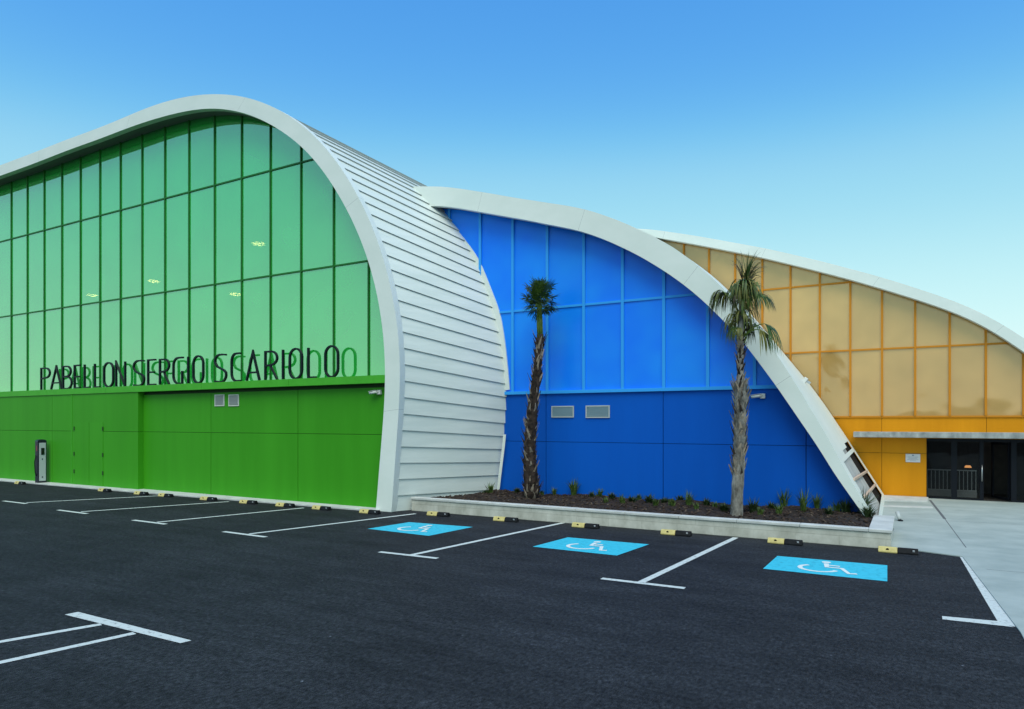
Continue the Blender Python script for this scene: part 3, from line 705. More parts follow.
# =================================================================== CCTV cameras, small lights
def cctv(px, py, y, label, q=.62):
    x, z = onwall(px, py, y-.15)
    t = thing('security_camera', label, 'camera', 'wall cameras')
    T = Matrix.Translation((x, y, z)) @ Matrix.Scale(q, 4)
    P = lambda a, b, c: T @ Vector((a, b, c))
    mb = MB(); mb.box(.10, .32, -.16, -.005, -.11, .11, M=T); mb.build('mount_box', M['camwhite'], t, bevel=.01)
    mb = MB(); mb.tube([P(.20, -.16, 0), P(.10, -.25, 0)], [.03*q, .03*q], 8); mb.build('bracket', M['camwhite'], t)
    mb = MB(); mb.tube([P(.16, -.25, .015), P(-.24, -.29, -.04)], [.07*q, .07*q], 14)
    mb.box(-.24, .20, -.085, .085, .074, .086, M=T @ Matrix.Translation((-.03, -.27, -.01)) @ Matrix.Rotation(R(6), 4, 'Z') @ Matrix.Rotation(R(-8), 4, 'Y')); mb.build('body', M['camwhite'], t)
    mb = MB(); mb.tube([P(-.241, -.2902, -.0402), P(-.255, -.292, -.042)], [.06*q, .055*q], 14); mb.build('lens', M['lens'], t)
    recenter(t, (x, y, z))
cctv(374, 392.2, YG_WALL, 'white security camera under the green ledge beside the arch foot')
cctv(757, 396, YB_WALL, 'white security camera on the blue wall right of the tall palm')
x, z = onwall(805.6, 380.8, 25.0)
t = thing('flood_light', 'small white light fitting on the edge of the sloping arch before the amber glass', 'light')
mb = MB(); Mx = Matrix.Translation((x+.02, 25.0, z)) @ Matrix.Rotation(R(-55), 4, 'Y')
mb.box(-.09, .09, -.08, .08, -.02, .10, M=Mx); mb.build('housing', M['camwhite'], t, bevel=.01)
mb = MB(); mb.box(-.04, .04, -.03, .03, -.16, -.02, M=Mx); mb.build('bracket', M['steel'], t)

# =================================================================== GROUND
g = MB(); g.box(-900, 900, -900, 900, -.30, -.05); tag(g.build('ground', mat('dry_ground', (.10, .085, .06), (.16, .14, .10), scale=.05, rough=.95)), kind='structure')
g = MB(); g.poly([(-75, -55, 0), (45, -55, 0), (45, 44, 0), (-75, 44, 0)]); tag(g.build('parking_lot', M['asphalt']), kind='structure')
k_ = MB(); k_.slab([(-62, 15.52), (-25.6, 15.62), (-13.9, 15.93), (-13.9, 16.6), (-62, 16.6)], -.04, .05); tag(k_.build('kerb', M['concrete'], bevel=.01), kind='structure')
# concrete forecourt
fc = MB()
J = [(-.36, 16.9), (.90, 16.44), (1.22, 10.9), (1.3, -10), (14, -10), (14, 28.37), (-2.0, 28.37), (-1.2, 20.4), (-.36, 19.9)]
fc.slab(J, -.05, .018); tag(fc.build('pavement', mat('pavement_concrete', (.27, .325, .31), (.37, .425, .405), scale=.9, rough=.8, bump=.1, bscale=50)), kind='structure')
jt = MB()
jx = [onground(930, 500, .02), onground(945, 519, .02), onground(975, 562, .02)]
def strip(mb, a, b, w, z, m=0):
    a = Vector(a); b = Vector(b); n = (b-a).normalized(); n = Vector((-n.y, n.x))*w/2
    mb.poly([(*(a-n), z), (*(b-n), z), (*(b+n), z), (*(a+n), z)], m)
strip(jt, jx[0], jx[1], .07, .0195); strip(jt, jx[1], (1.03, 17.6), .02, .0195)
strip(jt, (-.2, 22.6), (.80, 22.6), .015, .0195); strip(jt, (.86, 22.2), (13, 22.2), .015, .0195); strip(jt, (1.2, 15.2), (13, 15.2), .015, .0195)
tag(jt.build('pavement_joints', mat('joint_dark', (.10, .11, .12), rough=.9)), kind='structure')
st = MB(); st.slab([(-1.5, 26.3), (.50, 26.9), (.55, 28.38), (-1.5, 28.38)], .0, .06); st.slab([(-1.4, 24.6), (.62, 25.1), (.60, 25.5), (-1.4, 25.0)], .0, .035)
tag(st.build('plinth', M['concrete'], bevel=.01), kind='structure')

# painted bay markings
lab_line = {}
def bay_mark(label, polys, group='white bay lines'):
    mb = MB()
    for k, p in enumerate(polys): mb.poly([(q[0], q[1], .004+.0012*k) for q in p])
    o = mb.build('bay_line', M['paint'], fix=False)
    for f in o.data.polygons:
        if f.normal.z < 0: f.flip()
    tag(o, label, 'road marking', group, 'thing'); return o
def quad(a, b, w):
    a = Vector(a); b = Vector(b); n = (b-a).normalized(); n = Vector((-n.y, n.x))*w/2
    return [a-n, b-n, b+n, a+n]
G_ = onground
W = .13
bay_mark('white T-shaped bay line farthest from the blue squares, nearest the charger', [quad(G_(26.3,502.7), (-23.75, 15.45), W), quad(G_(3.4,501), G_(26.6,503.8), W)])
bay_mark('white T-shaped bay line ending below the green wall vents area, second from the charger', [quad(G_(80.9,511.8), (-20.0, 15.45), W), quad(G_(58,510.1), G_(87,513.8), W)])
bay_mark('white T-shaped bay line running to the middle of the green wall, third from the charger', [quad(G_(156.8,522.3), (-16.5, 15.5), W), quad(G_(133.2,520.2), G_(165.9,524.3), W)])
bay_mark('white T-shaped bay line ending at the white foot of the green arch', [quad(G_(249.5,534), G_(415.5,513.8), W), quad(G_(223.5,531.7), G_(266,537.2), W)])
bay_mark('white T-shaped bay line between the first and the middle blue square', [quad(G_(410.4,555.3), G_(564,522.7), W), quad(G_(379.4,552), G_(437.5,558.5), W)])
bay_mark('white T-shaped bay line between the middle and the right blue square', [quad(G_(641,582.4), G_(735.9,537.6), W), quad(G_(601.5,578.6), G_(685,588.4), W)])
bay_mark('white border line along the concrete pavement with a short foot stroke', [[G_(959.5,556.4), G_(998.4,622.8), G_(1015.5,627), G_(968.2,556.6)], [G_(942,616.4), G_(997.6,621.4), G_(1014,627.4), G_(942.5,619.6)]])
e0, e1 = Vector(G_(101, 624.4)), Vector(G_(134.5, 633.4))
n0 = (e0-Vector(G_(0, 642))).normalized(); n1 = (e1-Vector(G_(0, 662.8))).normalized()
bay_mark('double white line with a slanted cross bar, alone in the near asphalt', [quad(e0, e0-n0*4.9, .115), quad(e1, e1-n1*4.9, .115), [G_(64.7,615), G_(78.2,612.3), G_(191.5,640.9), G_(180.4,643.6)]])

# blue squares with the wheelchair symbol
def wheelchair(mb, cx, cy, sx, sy, z):
    T = lambda P: [(cx+u*sx, cy+v*sy) for u, v in P]
    def rb(P, w, zz, closed=False):
        P = [Vector(p) for p in T(P)]
        for a, b in zip(P, P[1:]): pass
        n = len(P); A = []; B = []
        for i in range(n):
            d0 = (P[i]-P[i-1]).normalized() if i else (P[1]-P[0]).normalized()
            d1 = (P[i+1]-P[i]).normalized() if i < n-1 else d0
            nn = Vector((-(d0+d1).y, (d0+d1).x)).normalized(); A.append(P[i]+nn*w/2); B.append(P[i]-nn*w/2)
        for i in range(n-1): mb.poly([(*B[i], zz), (*B[i+1], zz), (*A[i+1], zz), (*A[i], zz)])
    rb(arc(-.10, -.16, .30, .30, 128, 345, 18), .085, z)                  # wheel
    rb([(-.02, .36), (.02, .02), (.26, .02), (.40, -.40), (.52, -.36)], .095, z+.0015)   # body, seat, leg
    rb([(.0, .20), (.22, .19)], .075, z+.003)
    c = T([(-.03, .50)])[0]; mb.poly([(c[0]+.085*math.cos(q), c[1]+.085*math.sin(q), z) for q in np.linspace(0, 2*math.pi, 14)[:-1]])
sq = [('left blue square with white wheelchair symbol, nearest the green arch foot', [(367.5,528.9),(409.1,522.3),(472.9,527.1),(428.7,536)]),
      ('middle blue square with white wheelchair symbol, between two white bay lines', [(532.6,546.8),(567.9,537.5),(649.1,544.5),(616.8,555.7)]),
      ('right blue square with white wheelchair symbol, nearest the pavement', [(763,568.9),(777.4,556.1),(887.3,565.5),(887.3,581.6)])]
for lab, P in sq:
    t = thing('accessible_bay_sign', lab, 'road marking', 'blue accessible bay squares')
    c = [onground(*p) for p in P]; mb = MB(); mb.poly([(x, y, .0045) for x, y in (c[0], c[3], c[2], c[1])]); mb.build('blue_panel', M['blue_paint'], t, fix=False)
    cx, cy = sum(p[0] for p in c)/4, sum(p[1] for p in c)/4
    mb = MB(); wheelchair(mb, cx-.02, cy-.02, 1.05, 1.0, .0085); o = mb.build('wheelchair_symbol', M['symbol'], t, fix=False)
    for f in o.data.polygons:
        if f.normal.z < 0: f.flip()
    recenter(t, (cx, cy, 0))

# =================================================================== WHEEL STOPS
stops = [(-33.49,15.28,'wheel stop in front of the charging post'),(-27.09,15.30,'wheel stop beside the green service door'),(-24.75,15.32,'wheel stop just right of the stepped green wall corner'),
 (-23.30,15.34,'third wheel stop right of the green service door'),(-20.96,15.38,'fourth wheel stop right of the green service door'),(-18.96,15.41,'fourth wheel stop left of the white arch foot'),
 (-17.26,15.44,'third wheel stop left of the white arch foot'),(-15.69,15.46,'second wheel stop left of the white arch foot'),(-13.80,15.52,'wheel stop at the white arch foot'),
 (-11.75,16.12,'wheel stop at the left end of the planter wall'),(-9.52,16.16,'second wheel stop along the planter wall, counted from its left end'),(-7.18,16.20,'wheel stop behind the middle blue square, left one of two'),
 (-4.84,16.22,'wheel stop behind the middle blue square, right one of two'),(-2.40,16.24,'wheel stop behind the right blue square, under the planter wall'),(-.22,16.28,'wheel stop at the right corner of the planter wall')]
def halfstop(x0, x1, m, extra):
    mb = MB(); prof = [(-.085, 0), (-.085, .03), (-.045, .115), (.045, .115), (.085, .03), (.085, 0)]
    e = .02
    A = [mb.vert((x0, y, z)) for y, z in prof]; B = [mb.vert((x1, y, z)) for y, z in prof]; n = len(prof)
    for i in range(n): mb.face([A[i], A[(i+1) % n], B[(i+1) % n], B[i]])
    mb.face(A[::-1]); mb.face(B); return mb
proto = None
for i, (x, y, lab) in enumerate(stops):
    if proto is None:
        proto = thing('wheel_stop', 'yellow and black '+lab, 'wheel stop', 'yellow and black wheel stops')
        halfstop(-.36, -.012, 0, 0).build('yellow_half', M['yellow'], proto, bevel=.012)
        halfstop(-.008, .36, 0, 0).build('black_half', M['rubber'], proto, bevel=.012)
        mb = MB(); c = Matrix.Translation((-.19, -.066, .074)) @ Matrix.Rotation(R(25), 4, 'X')
        mb.tube([c @ Vector((0, -.004, 0)), c @ Vector((0, -.012, 0))], [.028, .028], 10, smooth=False); mb.build('bolt_hole', M['rubber'], proto)
        mb = MB(); c = Matrix.Translation((.28, -.066, .074)) @ Matrix.Rotation(R(25), 4, 'X')
        mb.box(-.02, .02, -.012, -.004, -.02, .02, M=c); mb.build('reflector', M['plate'], proto)
        o = proto
    else:
        o = proto.copy(); COL.objects.link(o)
        for ch in proto.children:
            c = ch.copy(); COL.objects.link(c); c.parent = o
        o['label'] = 'yellow and black '+lab
    o.location = (x, y, 0.001); o.rotation_euler = (0, 0, R(random.uniform(-2.5, 2.5)))

# =================================================================== PLANTER
PL, PR, PF = -13.15, -.36, 16.66
pl = thing('planter', 'long low painted block planter with concrete coping before the blue wall', 'planter')
HW = .41
mb = MB(); mb.box(PL, PR, PF, PF+.18, 0, HW-.07); mb.box(PR-.36, PR, PF+.18, 19.2, 0, HW-.07); mb.build('wall', M['block'], pl, bevel=.008)
mb = MB(); n = 9
for k in range(n):
    a = PL-.02+(PR-.40-PL)*k/n; b = PL-.02+(PR-.40-PL)*(k+1)/n; mb.box(a+.003, b-.003, PF-.03, PF+.22, HW-.067, HW+random.uniform(-.003, .003))
for a, b in ((PF-.03, PF+1.15), (PF+1.15, 19.22)): mb.box(PR-.42, PR+.03, a+.003, b-.003, HW-.067, HW+.001)
mb.build('coping', M['concrete'], pl, bevel=.012)
so = MB(); nx, ny = 120, 26; ids = []
for j in range(ny+1):
    row = []
    for i in range(nx+1):
        x = PL+.2+(PR-.4-PL-.2)*i/nx; y = PF+.15+(YB_WALL-.02-PF-.15)*j/ny
        z = .30+.10*(j/ny)+random.uniform(-.045, .045)+.03*math.sin(x*2.1+y)
        row.append(so.vert((x, y, z)))
    ids.append(row)
for j in range(ny):
    for i in range(nx): so.face([ids[j][i], ids[j][i+1], ids[j+1][i+1], ids[j+1][i]], 0, True)
for _ in range(2600):
    x = random.uniform(PL+.25, PR-.45); y = PF+.2+(YB_WALL-.1-PF-.2)*random.random(); l = random.uniform(.03, .10)
    z = .30+.10*((y-PF-.15)/(YB_WALL-.02-PF-.15))+.03*math.sin(x*2.1+y)+.02
    T = Matrix.Translation((x, y, z)) @ Matrix.Rotation(random.uniform(0, 6.28), 4, 'Z') @ Matrix.Rotation(random.uniform(-.6, .6), 4, 'Y')
    so.box(-l/2, l/2, -l*.22, l*.22, -.008, .008, random.choice((0, 1, 1, 2)), T)
tag(so.build('soil', [M['soil'], M['mulch'], M['mulch_pale']]), kind='structure')
def soil_z(x, y): return .30+.10*((y-PF-.15)/(YB_WALL-.02-PF-.15))+.03*math.sin(x*2.1+y)
# small plants in the bed
def tuft(x, y, h, n, m, label, spread=.6, wid=.012):
    z = soil_z(x, y)-.02; mb = MB()
    for _ in range(n):
        a = random.uniform(0, 6.283); l = h*random.uniform(.6, 1.15); tl = random.uniform(.05, spread)
        b0 = Vector((x+random.gauss(0, .03), y+random.gauss(0, .03), z)); d = Vector((math.cos(a)*tl, math.sin(a)*tl, 1)).normalized(); s = Vector((-math.sin(a), math.cos(a), 0))*wid*random.uniform(.7, 1.4)
        p1 = b0+d*l*.5; p2 = p1+(d*.9+Vector((math.cos(a)*tl*.8, math.sin(a)*tl*.8, -.25))).normalized()*l*.5
        i = [mb.vert(v) for v in (b0-s*.7, b0+s*.7, p1-s, p1+s, p2)]
        mb.face([i[0], i[1], i[3], i[2]]); mb.face([i[2], i[3], i[4]])
    return tag(mb.build('plant_tuft', m, fix=False), label, 'plant', 'small plants in the planter bed')
pos = [(190, 'l'), (0, 0)]
spots = [(443,484,.22,'d'),(466,484,.26,'d'),(428,488,.14,'d'),(492,494,.30,'g'),(504,491,.12,'d'),(517,494,.16,'d'),(545,494,.14,'g'),(556,495,.22,'g'),(574,497,.36,'g'),(585,494,.42,'g'),(592,499,.16,'d'),
 (612,500,.20,'d'),(632,502,.18,'d'),(600,499,.24,'g'),(606,503,.14,'g'),(622,503,.22,'g'),(640,500,.18,'g'),(649,503,.26,'d'),(656,506,.22,'g'),(672,507,.20,'g'),(680,503,.16,'d'),(697,510,.16,'g'),(724,511,.22,'d'),(664,504,.16,'d'),(689,507,.34,'g'),(706,507,.20,'d'),(715,508,.14,'g'),(752,511,.30,'d'),(772,510,.18,'d'),(760,514,.18,'g'),(779,514,.22,'g'),(787,507,.42,'g'),(803,513,.46,'g'),(818,510,.34,'g'),(829,516,.20,'d'),(838,511,.24,'g'),(846,513,.30,'d'),(864,512,.50,'d'),(868,517,.28,'d')]
words = ['first','second','third','fourth','fifth','sixth','seventh','eighth','ninth','tenth','eleventh','twelfth','thirteenth','fourteenth','fifteenth','sixteenth','seventeenth','eighteenth','nineteenth','twentieth','twenty-first','twenty-second','twenty-third']
lp = 0; spots.sort(key=lambda q: q[0]); SP1, SP2 = len(spots)-2, len(spots)-1; special = {1:'dark weed at the planter left end by the white cladding', 0:'smallest dark weed at the planter left end by the white cladding',2:'dark leafy weed between the cladding and the shaggy palm', SP1:'dark bushy plant at the foot of the sloping arch', SP2:'low dark plant in the corner of the right planter coping'}
cnt = {'a':0, 'b':0, 'c':0}
for k, (px, py, h, kd) in enumerate(spots):
    x, y = onground(px, py, .36); y = min(max(y, PF+.3), YB_WALL-.15)
    if px < 505: y = min(y, 19.0)
    if k in special: lab = special[k]
    elif px < 525: cnt['a'] += 1; lab = words[cnt['a']-1]+' tuft left of the shaggy palm, counted from the white cladding'
    elif px < 735: cnt['b'] += 1; lab = words[cnt['b']-1]+' tuft right of the shaggy palm, counted towards the grey palm'
    else: cnt['c'] += 1; lab = words[cnt['c']-1]+' tuft right of the grey trunked palm, counted from its trunk'
    lab = {'g': 'light green ', 'd': 'dark green '}[kd]+lab if k not in special else lab
    tuft(x, y, h*1.35, 80 if kd == 'd' else 46, M['grass' if kd == 'g' else 'grass_dark'], lab, .9 if kd == 'd' else .45, .016 if kd == 'd' else .012)
# little fixture on the pavement beside the planter
x, y = onground(900.5, 521, .02)
t = thing('bollard_spotlight', 'small grey spotlight on the pavement beside the planter end', 'light')
mb = MB(); mb.tube([(x, y, .016), (x, y, .05)], [.07, .06], 12); mb.build('base', M['black_metal'], t)
mb = MB(); mb.tube([(x-.02, y+.02, .05), (x-.08, y+.15, .24)], [.045, .055], 12); mb.build('head', M['vent'], t)

# =================================================================== PALMS
def frond(base, az, el, pl_, L, droop, nseg=22, fan=105, wid=.022, m='frond', parent=None, sag=.3, pm='petiole', prad=.016):
    mb = MB(); up = Vector((0, 0, 1))
    d = Vector((math.cos(az)*math.cos(el), math.sin(az)*math.cos(el), math.sin(el)))
    pts = []; p = Vector(base); dd = d.copy()
    for i in range(6):
        pts.append(p.copy()); p = p+dd*pl_/5; dd = (dd-up*sag/5*(.5+i*.25)).normalized()
    mb.tube(pts, [prad*(1.2-.12*i) for i in range(6)], 5, 1)
    hub = pts[-1]; f = dd; s = f.cross(up)
    s = s.normalized() if s.length > .05 else Vector((math.cos(az+1.57), math.sin(az+1.57), 0))
    roll = random.uniform(-.5, .5); s = (Matrix.Rotation(roll, 3, f) @ s)
    for i in range(nseg):
        a = R(-fan+2*fan*(i+.5)/nseg+random.uniform(-4, 4)); di = (f*math.cos(a)+s*math.sin(a)+Vector((random.gauss(0, .10), random.gauss(0, .10), random.gauss(0, .08)))).normalized()
        l = L*(.72+.28*math.cos(a*.8))*random.uniform(.8, 1.1); sw = di.cross(f.cross(s)).normalized() if di.cross(f.cross(s)).length > .01 else s
        q = hub.copy(); dv = di.copy(); prev = None; K = 6
        for k in range(K+1):
            t = k/K; w = wid*(.35+1.3*t) if t < .4 else wid*.87*(1-(t-.4)/.6)**.7
            a_ = mb.vert(q-sw*w); b_ = mb.vert(q+sw*w)
            if prev: mb.face([prev[0], prev[1], b_, a_], 0, True)
            prev = (a_, b_); q = q+dv*l/K; dv = (dv-up*droop/K*(1+1.2*t)).normalized()
    return mb.build('frond', [M[m], M[pm]], parent, fix=False)
def boots(mb, path, rad, z0, z1, n, mi, L=.26, wd=.09, out=.55):
    ph = 0.0
    for k in range(n):
        z = z0+(z1-z0)*k/n+random.uniform(-.03, .03); ph += 2.399963
        x = np.interp(z, [p[2] for p in path], [p[0] for p in path]); y = np.interp(z, [p[2] for p in path], [p[1] for p in path]); r = np.interp(z, [p[2] for p in path], rad)
        o = Vector((math.cos(ph), math.sin(ph), 0)); s = Vector((-o.y, o.x, 0)); l = L*random.uniform(.5, 1.3); w = wd*random.uniform(.6, 1.15)
        lean = s*random.choice((-1, 1))*random.uniform(.15, .5)
        c = Vector((x, y, z))+o*(r*.86); d = (Vector((0, 0, 1))+o*random.uniform(.05, out)+lean).normalized(); th = o*.028
        tip = c+d*l
        v = [mb.vert(q) for q in (c-s*w, c+s*w, c+d*l*.55-s*w*.5+th, c+d*l*.55+s*w*.5+th, tip-s*w*.22+th*1.2, tip+s*w*.22+th*1.2, c-s*w-th, c+s*w-th)]
        m = mi() if callable(mi) else mi
        mb.face([v[0], v[1], v[3], v[2]], m); mb.face([v[2], v[3], v[5], v[4]], m); mb.face([v[0], v[2], v[6]], m); mb.face([v[1], v[7], v[3]], m)
# shaggy palm with a tight crown
YP = 18.75
def pp(px, py): x, z = onwall(px, py, YP); return (x, YP, z)
path = [pp(531.5, 500), pp(531.2, 487), pp(530.2, 468), pp(529.8, 450), pp(531, 428), pp(533, 405), pp(535.8, 384), pp(538.2, 364), pp(540.3, 334)]
path[0] = (path[0][0], YP, .25)
rad = [.24, .225, .20, .178, .165, .15, .135, .12, .095]
palm = thing('palm_tree', 'slender shaggy brown palm with a small tight crown before blue glass', 'palm')
mb = MB(); mb.tube(path, rad, 16, 0, wob=.10)
boots(mb, path, rad, .35, 5.2, 250, lambda: random.choice((0, 0, 1)), L=.32, wd=.06, out=.28)
boots(mb, path, rad, .28, .9, 46, lambda: random.choice((0, 0, 1)), L=.30, wd=.06, out=.7)
mb.build('trunk', [M['boot_dark'], M['boot_pale']], palm, fix=False)
hub0 = Vector(path[-1]); ctr = Vector(pp(539.5, 307))
mb = MB()
for k in range(16):
    a = 2.4*k; r = .085*math.sqrt((k+.5)/16); b0 = hub0+Vector((math.cos(a)*r, math.sin(a)*r, -.12)); mb.tube([b0, (b0+ctr)/2+Vector((math.cos(a), math.sin(a), 0))*r*.6, ctr+Vector((math.cos(a), math.sin(a), 0))*r*.9], [.026, .021, .014], 5, 0)
mb.build('petiole_bundle', M['petiole'], palm)
for k in range(46):
    a = 2.399963*k+random.uniform(-.3, .3); e = R(88-98*(k/45)**.9)
    frond(ctr+Vector((0, 0, random.uniform(-.10, .06))), a, e, random.uniform(.28, .66)*(1-.35*k/45), random.uniform(.28, .40), random.uniform(.2, .8), nseg=18, fan=118, wid=.018, m='frond', parent=palm, sag=.1, prad=.010)
for k in range(16):
    frond(ctr, 2.399963*k, R(random.uniform(58, 89)), random.uniform(.45, .68), random.uniform(.26, .36), random.uniform(.2, .7), nseg=18, fan=118, wid=.018, m='frond', parent=palm, sag=.1, prad=.010)
for az, e in ((2.9, -.6), (3.3, -.2), (2.5, -1.0), (.2, -.2)):
    frond(ctr+Vector((0, 0, -.05)), az, e, .16, .34, .6, nseg=12, fan=50, wid=.014, m='frond', parent=palm, prad=.010)
recenter(palm, (path[0][0], YP, .3))
# grey palm with a drooping dry crown
YP = 18.05
path2 = [pp(736.5, 520), pp(737, 500), pp(738.5, 470), pp(739.5, 440), pp(740, 415), pp(741, 392), pp(741.5, 385), pp(740.5, 376), pp(740.5, 345), pp(742, 300)]
path2[0] = (path2[0][0], YP, .22)
rad2 = [.16, .145, .145, .15, .15, .14, .12, .085, .08, .06]
palm2 = thing('palm_tree', 'grey trunked palm with a drooping half dry crown before the sloping arch', 'palm')
mb = MB(); n0 = len(mb.v)
dense = []; dr = []
for i in range(60):
    t = i/59*(len(path2)-1); j = min(int(t), len(path2)-2); u = t-j
    dense.append(tuple(Vector(path2[j]).lerp(Vector(path2[j+1]), u))); dr.append((rad2[j]*(1-u)+rad2[j+1]*u)*(1+(.05 if i % 5 == 0 else 0)*(1 if i < 24 else 0)))
mb.tube(dense, dr, 16, 0, wob=.035)
zz = lambda py: onwall(740, py, YP)[1]
boots(mb, path2, rad2, zz(478), zz(388), 120, lambda: random.choice((0, 0, 1, 2, 2)), L=.36, wd=.06, out=.14)
boots(mb, path2, rad2, zz(405), zz(384), 26, lambda: random.choice((0, 2)), L=.34, wd=.06, out=.28)
boots(mb, path2, rad2, zz(382), zz(335), 46, lambda: random.choice((1, 1, 2)), L=.22, wd=.05, out=.3)
mb.build('trunk', [M['bark'], M['boot_dark'], M['boot_pale']], palm2, fix=False)
hub = Vector(pp(741, 340)); toR = Vector((1, 0, 0))
def fr2(px, py, az, el, pl_, L, dr_, m, nseg=20, fan=80, wid=.018, sag=.4): frond(Vector(pp(px, py)), az, el, pl_, L, dr_, nseg, fan, wid, m, palm2, sag, 'petiole' if m != 'frond_dead' else 'frond_dead', .017)
# upright plume leaning a little to the right
for k in range(7):
    fr2(742+random.uniform(-1, 2), random.uniform(304, 322), random.choice((.0, .3, 5.9, 5.6)), R(random.uniform(76, 89)), random.uniform(.45, .80), random.uniform(.6, .85), random.uniform(.9, 1.8), ('frond_dead', 'frond_dry', 'frond')[k % 3], 18, random.uniform(18, 34), .017, .10)
# blades folded straight down round the head: a ragged hanging column
for k in range(38):
    a = 2.399963*k+.5; m = ('frond_dry', 'frond', 'frond', 'frond_dry', 'frond_dead')[k % 5]
    fr2(742+random.uniform(-2.5, 2.5), random.uniform(298, 344), a, R(random.uniform(72, 88)), random.uniform(.18, .42), random.uniform(.6, 1.0), random.uniform(4.0, 6.0), m, 15, random.uniform(20, 55), .018, .4)
# brown dry fans hanging on the left
for az, l in ((2.9, .85), (3.15, .70), (3.5, .80), (2.6, .60)):
    fr2(741, 318, az, R(66), random.uniform(.70, .90), l, 4.2, random.choice(('frond_dead', 'frond_dead', 'frond_dry')), 24, 48, .016, .9)
# fresh fan to the upper right
for az in (-.35, .1): fr2(743, 312, az, R(58), .50, .70, 2.4, 'frond_dry' if az > 0 else 'frond', 24, 46, .018, .8)
# long green frond arching low to the right
fr2(743, 337, -.50, R(36), .72, .95, 2.5, 'frond', 26, 30, .019, .9)
fr2(743, 338, -.62, R(30), .60, .80, 2.6, 'frond_dry', 20, 30, .018, .9)
for az in (4.6, 3.9, 1.2): fr2(742, 335, az, R(50), .22, .55, 4.0, 'frond_dry', 12, 35, .013, .6)
recenter(palm2, (path2[0][0], YP, .25))

# =================================================================== CHARGING POST
cx_, cy_ = -32.95, 15.84
t = thing('charging_post', 'dark charging post with white front panel against the green wall', 'charging post')
Mx = Matrix.Translation((cx_, cy_, .05)) @ Matrix.Rotation(R(86), 4, 'Z') @ Matrix.Diagonal((.72, .78, 1, 1))
HC = 1.86
mb = MB(); mb.box(-.24, .24, -.17, .17, .0, HC-.06, M=Mx)
n = 8; A = []; B = []
for i in range(n+1):
    q = math.pi*i/n; A.append(mb.vert(Mx @ Vector((-.25*math.cos(q), -.18, HC-.058+.09*math.sin(q))))); B.append(mb.vert(Mx @ Vector((-.25*math.cos(q), .18, HC-.058+.09*math.sin(q)))))
mb.face(A); mb.face(B[::-1])
for i in range(n): mb.face([A[i], A[i+1], B[i+1], B[i]])
mb.face([A[0], B[0], B[-1], A[-1]]); mb.build('body', M['navy'], t)
mb = MB(); mb.box(-.17, .19, -.19, -.171, .08, HC-.12, M=Mx); fp = mb.build('front_panel', M['charger_white'], t, bevel=.008)
mb = MB(); mb.box(-.07, .11, -.205, -.191, 1.22, 1.52, M=Mx); mb.build('screen', M['screen'], fp)
for z in (.22, 1.0):
    mb = MB(); mb.box(-.03, .03, -.20, -.191, z, z+.06, M=Mx); mb.build('socket', M['navy'], fp)
mb = MB(); mb.box(-.2445, -.2405, -.09, .0, 1.38, 1.62, M=Mx); mb.build('side_label', mat('side_label_red', (.30, .05, .06), rough=.5), t)
mb = MB(); mb.tube([Mx @ Vector(v) for v in ((-.245, .05, 1.2), (-.33, .03, .9), (-.31, .0, .45), (-.245, -.02, .3))], [.018]*4, 6); mb.build('cable', M['rubber'], t)
recenter(t, (cx_, cy_, .05))

# =================================================================== far land seen in the glass
hl = MB(); ring = []
for i in range(73):
    a = R(180+20)+R(360)*i/72*.62; r = 420
    h = 6+3*math.sin(i*.55)+2*math.sin(i*1.37+1)
    ring.append([hl.vert((r*math.cos(a), r*math.sin(a), -.2)), hl.vert(((r+90)*math.cos(a), (r+90)*math.sin(a), h)), hl.vert(((r+260)*math.cos(a), (r+260)*math.sin(a), h*1.9)), hl.vert(((r+420)*math.cos(a), (r+420)*math.sin(a), -.2))])
for a, b in zip(ring, ring[1:]):
    for j in range(3): hl.face([a[j], a[j+1], b[j+1], b[j]], 0, True)
tag(hl.build('hills', mat('scrub_hills', (.05, .07, .045), (.10, .11, .07), scale=.02, rough=.95)), kind='structure')

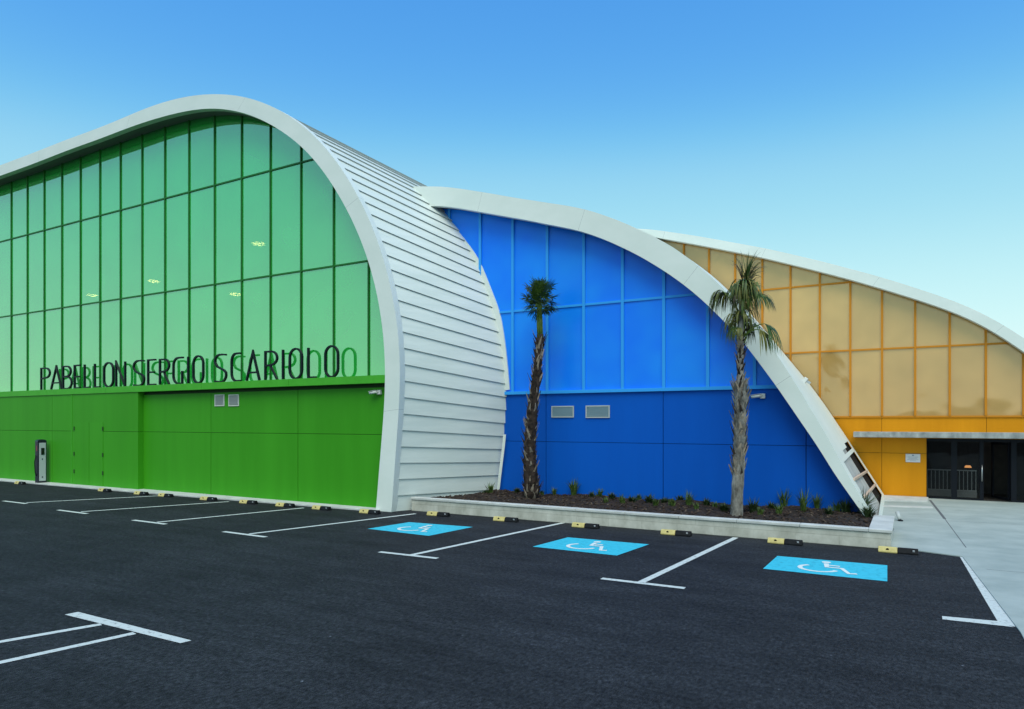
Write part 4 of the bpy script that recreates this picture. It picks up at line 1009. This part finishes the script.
# =================================================================== SKY, SUN, CAMERA
SUN_EL, SUN_AZ = R(58), R(152)                  # azimuth counted clockwise from +y
w = bpy.data.worlds.new('World'); sc.world = w; w.use_nodes = True; nt = w.node_tree; L = nt.links.new
sky = node(nt, 'ShaderNodeTexSky', sky_type='NISHITA'); sky.sun_disc = False; sky.sun_elevation = SUN_EL; sky.sun_rotation = SUN_AZ
sky.air_density = 1.0; sky.dust_density = 0.3; sky.ozone_density = 3.0
# the photograph's clear cyan evening grade, as a tone curve on the sky's radiance
mul = node(nt, 'ShaderNodeVectorMath', operation='SCALE'); mul.inputs['Scale'].default_value = .1; L(sky.outputs[0], mul.inputs[0])
cv = node(nt, 'ShaderNodeRGBCurve'); mp = cv.mapping; mp.use_clip = False
for ci, pts in ((0, [(0, 0), (.100, .094), (.160, .32), (.33, .63), (1, 1)]), (1, [(0, 0), (.178, .385), (.285, .72), (.51, .945), (1, 1)]), (2, [(0, 0), (.33, .85), (.48, .90), (.70, .965), (1, 1)])):
    c = mp.curves[ci]
    c.points[0].location = pts[0]; c.points[1].location = pts[-1]
    for p in pts[1:-1]: c.points.new(*p)
    for p in c.points: p.handle_type = 'AUTO_CLAMPED'
mp.update()
L(mul.outputs[0], cv.inputs['Color'])
mu2 = node(nt, 'ShaderNodeVectorMath', operation='SCALE'); mu2.inputs['Scale'].default_value = 10; L(cv.outputs[0], mu2.inputs[0])
bg = nt.nodes['Background']; bg.inputs['Strength'].default_value = .1
L(mu2.outputs[0], bg.inputs[0])
sd = bpy.data.lights.new('Sun', 'SUN'); sd.energy = 2.7; sd.angle = R(45); sd.color = (1, .94, .82)
so_ = bpy.data.objects.new('Sun', sd); COL.objects.link(so_)
dirv = Vector((math.sin(SUN_AZ)*math.cos(SUN_EL), math.cos(SUN_AZ)*math.cos(SUN_EL), math.sin(SUN_EL)))
so_.rotation_euler = dirv.to_track_quat('Z', 'Y').to_euler()
cam = bpy.data.cameras.new('Camera'); co = bpy.data.objects.new('Camera', cam); COL.objects.link(co)
co.location = (0, 0, H); co.rotation_euler = (R(90), 0, R(30)); cam.sensor_width = 36; cam.lens = F/1024*36; cam.shift_y = (422-354.5)/1024; cam.clip_end = 3000
sc.camera = co
sc.view_settings.view_transform = 'Standard'; sc.view_settings.look = 'None'; sc.view_settings.exposure = 0; sc.view_settings.gamma = 1
sc.cycles.max_bounces = 8; sc.cycles.use_denoising = True
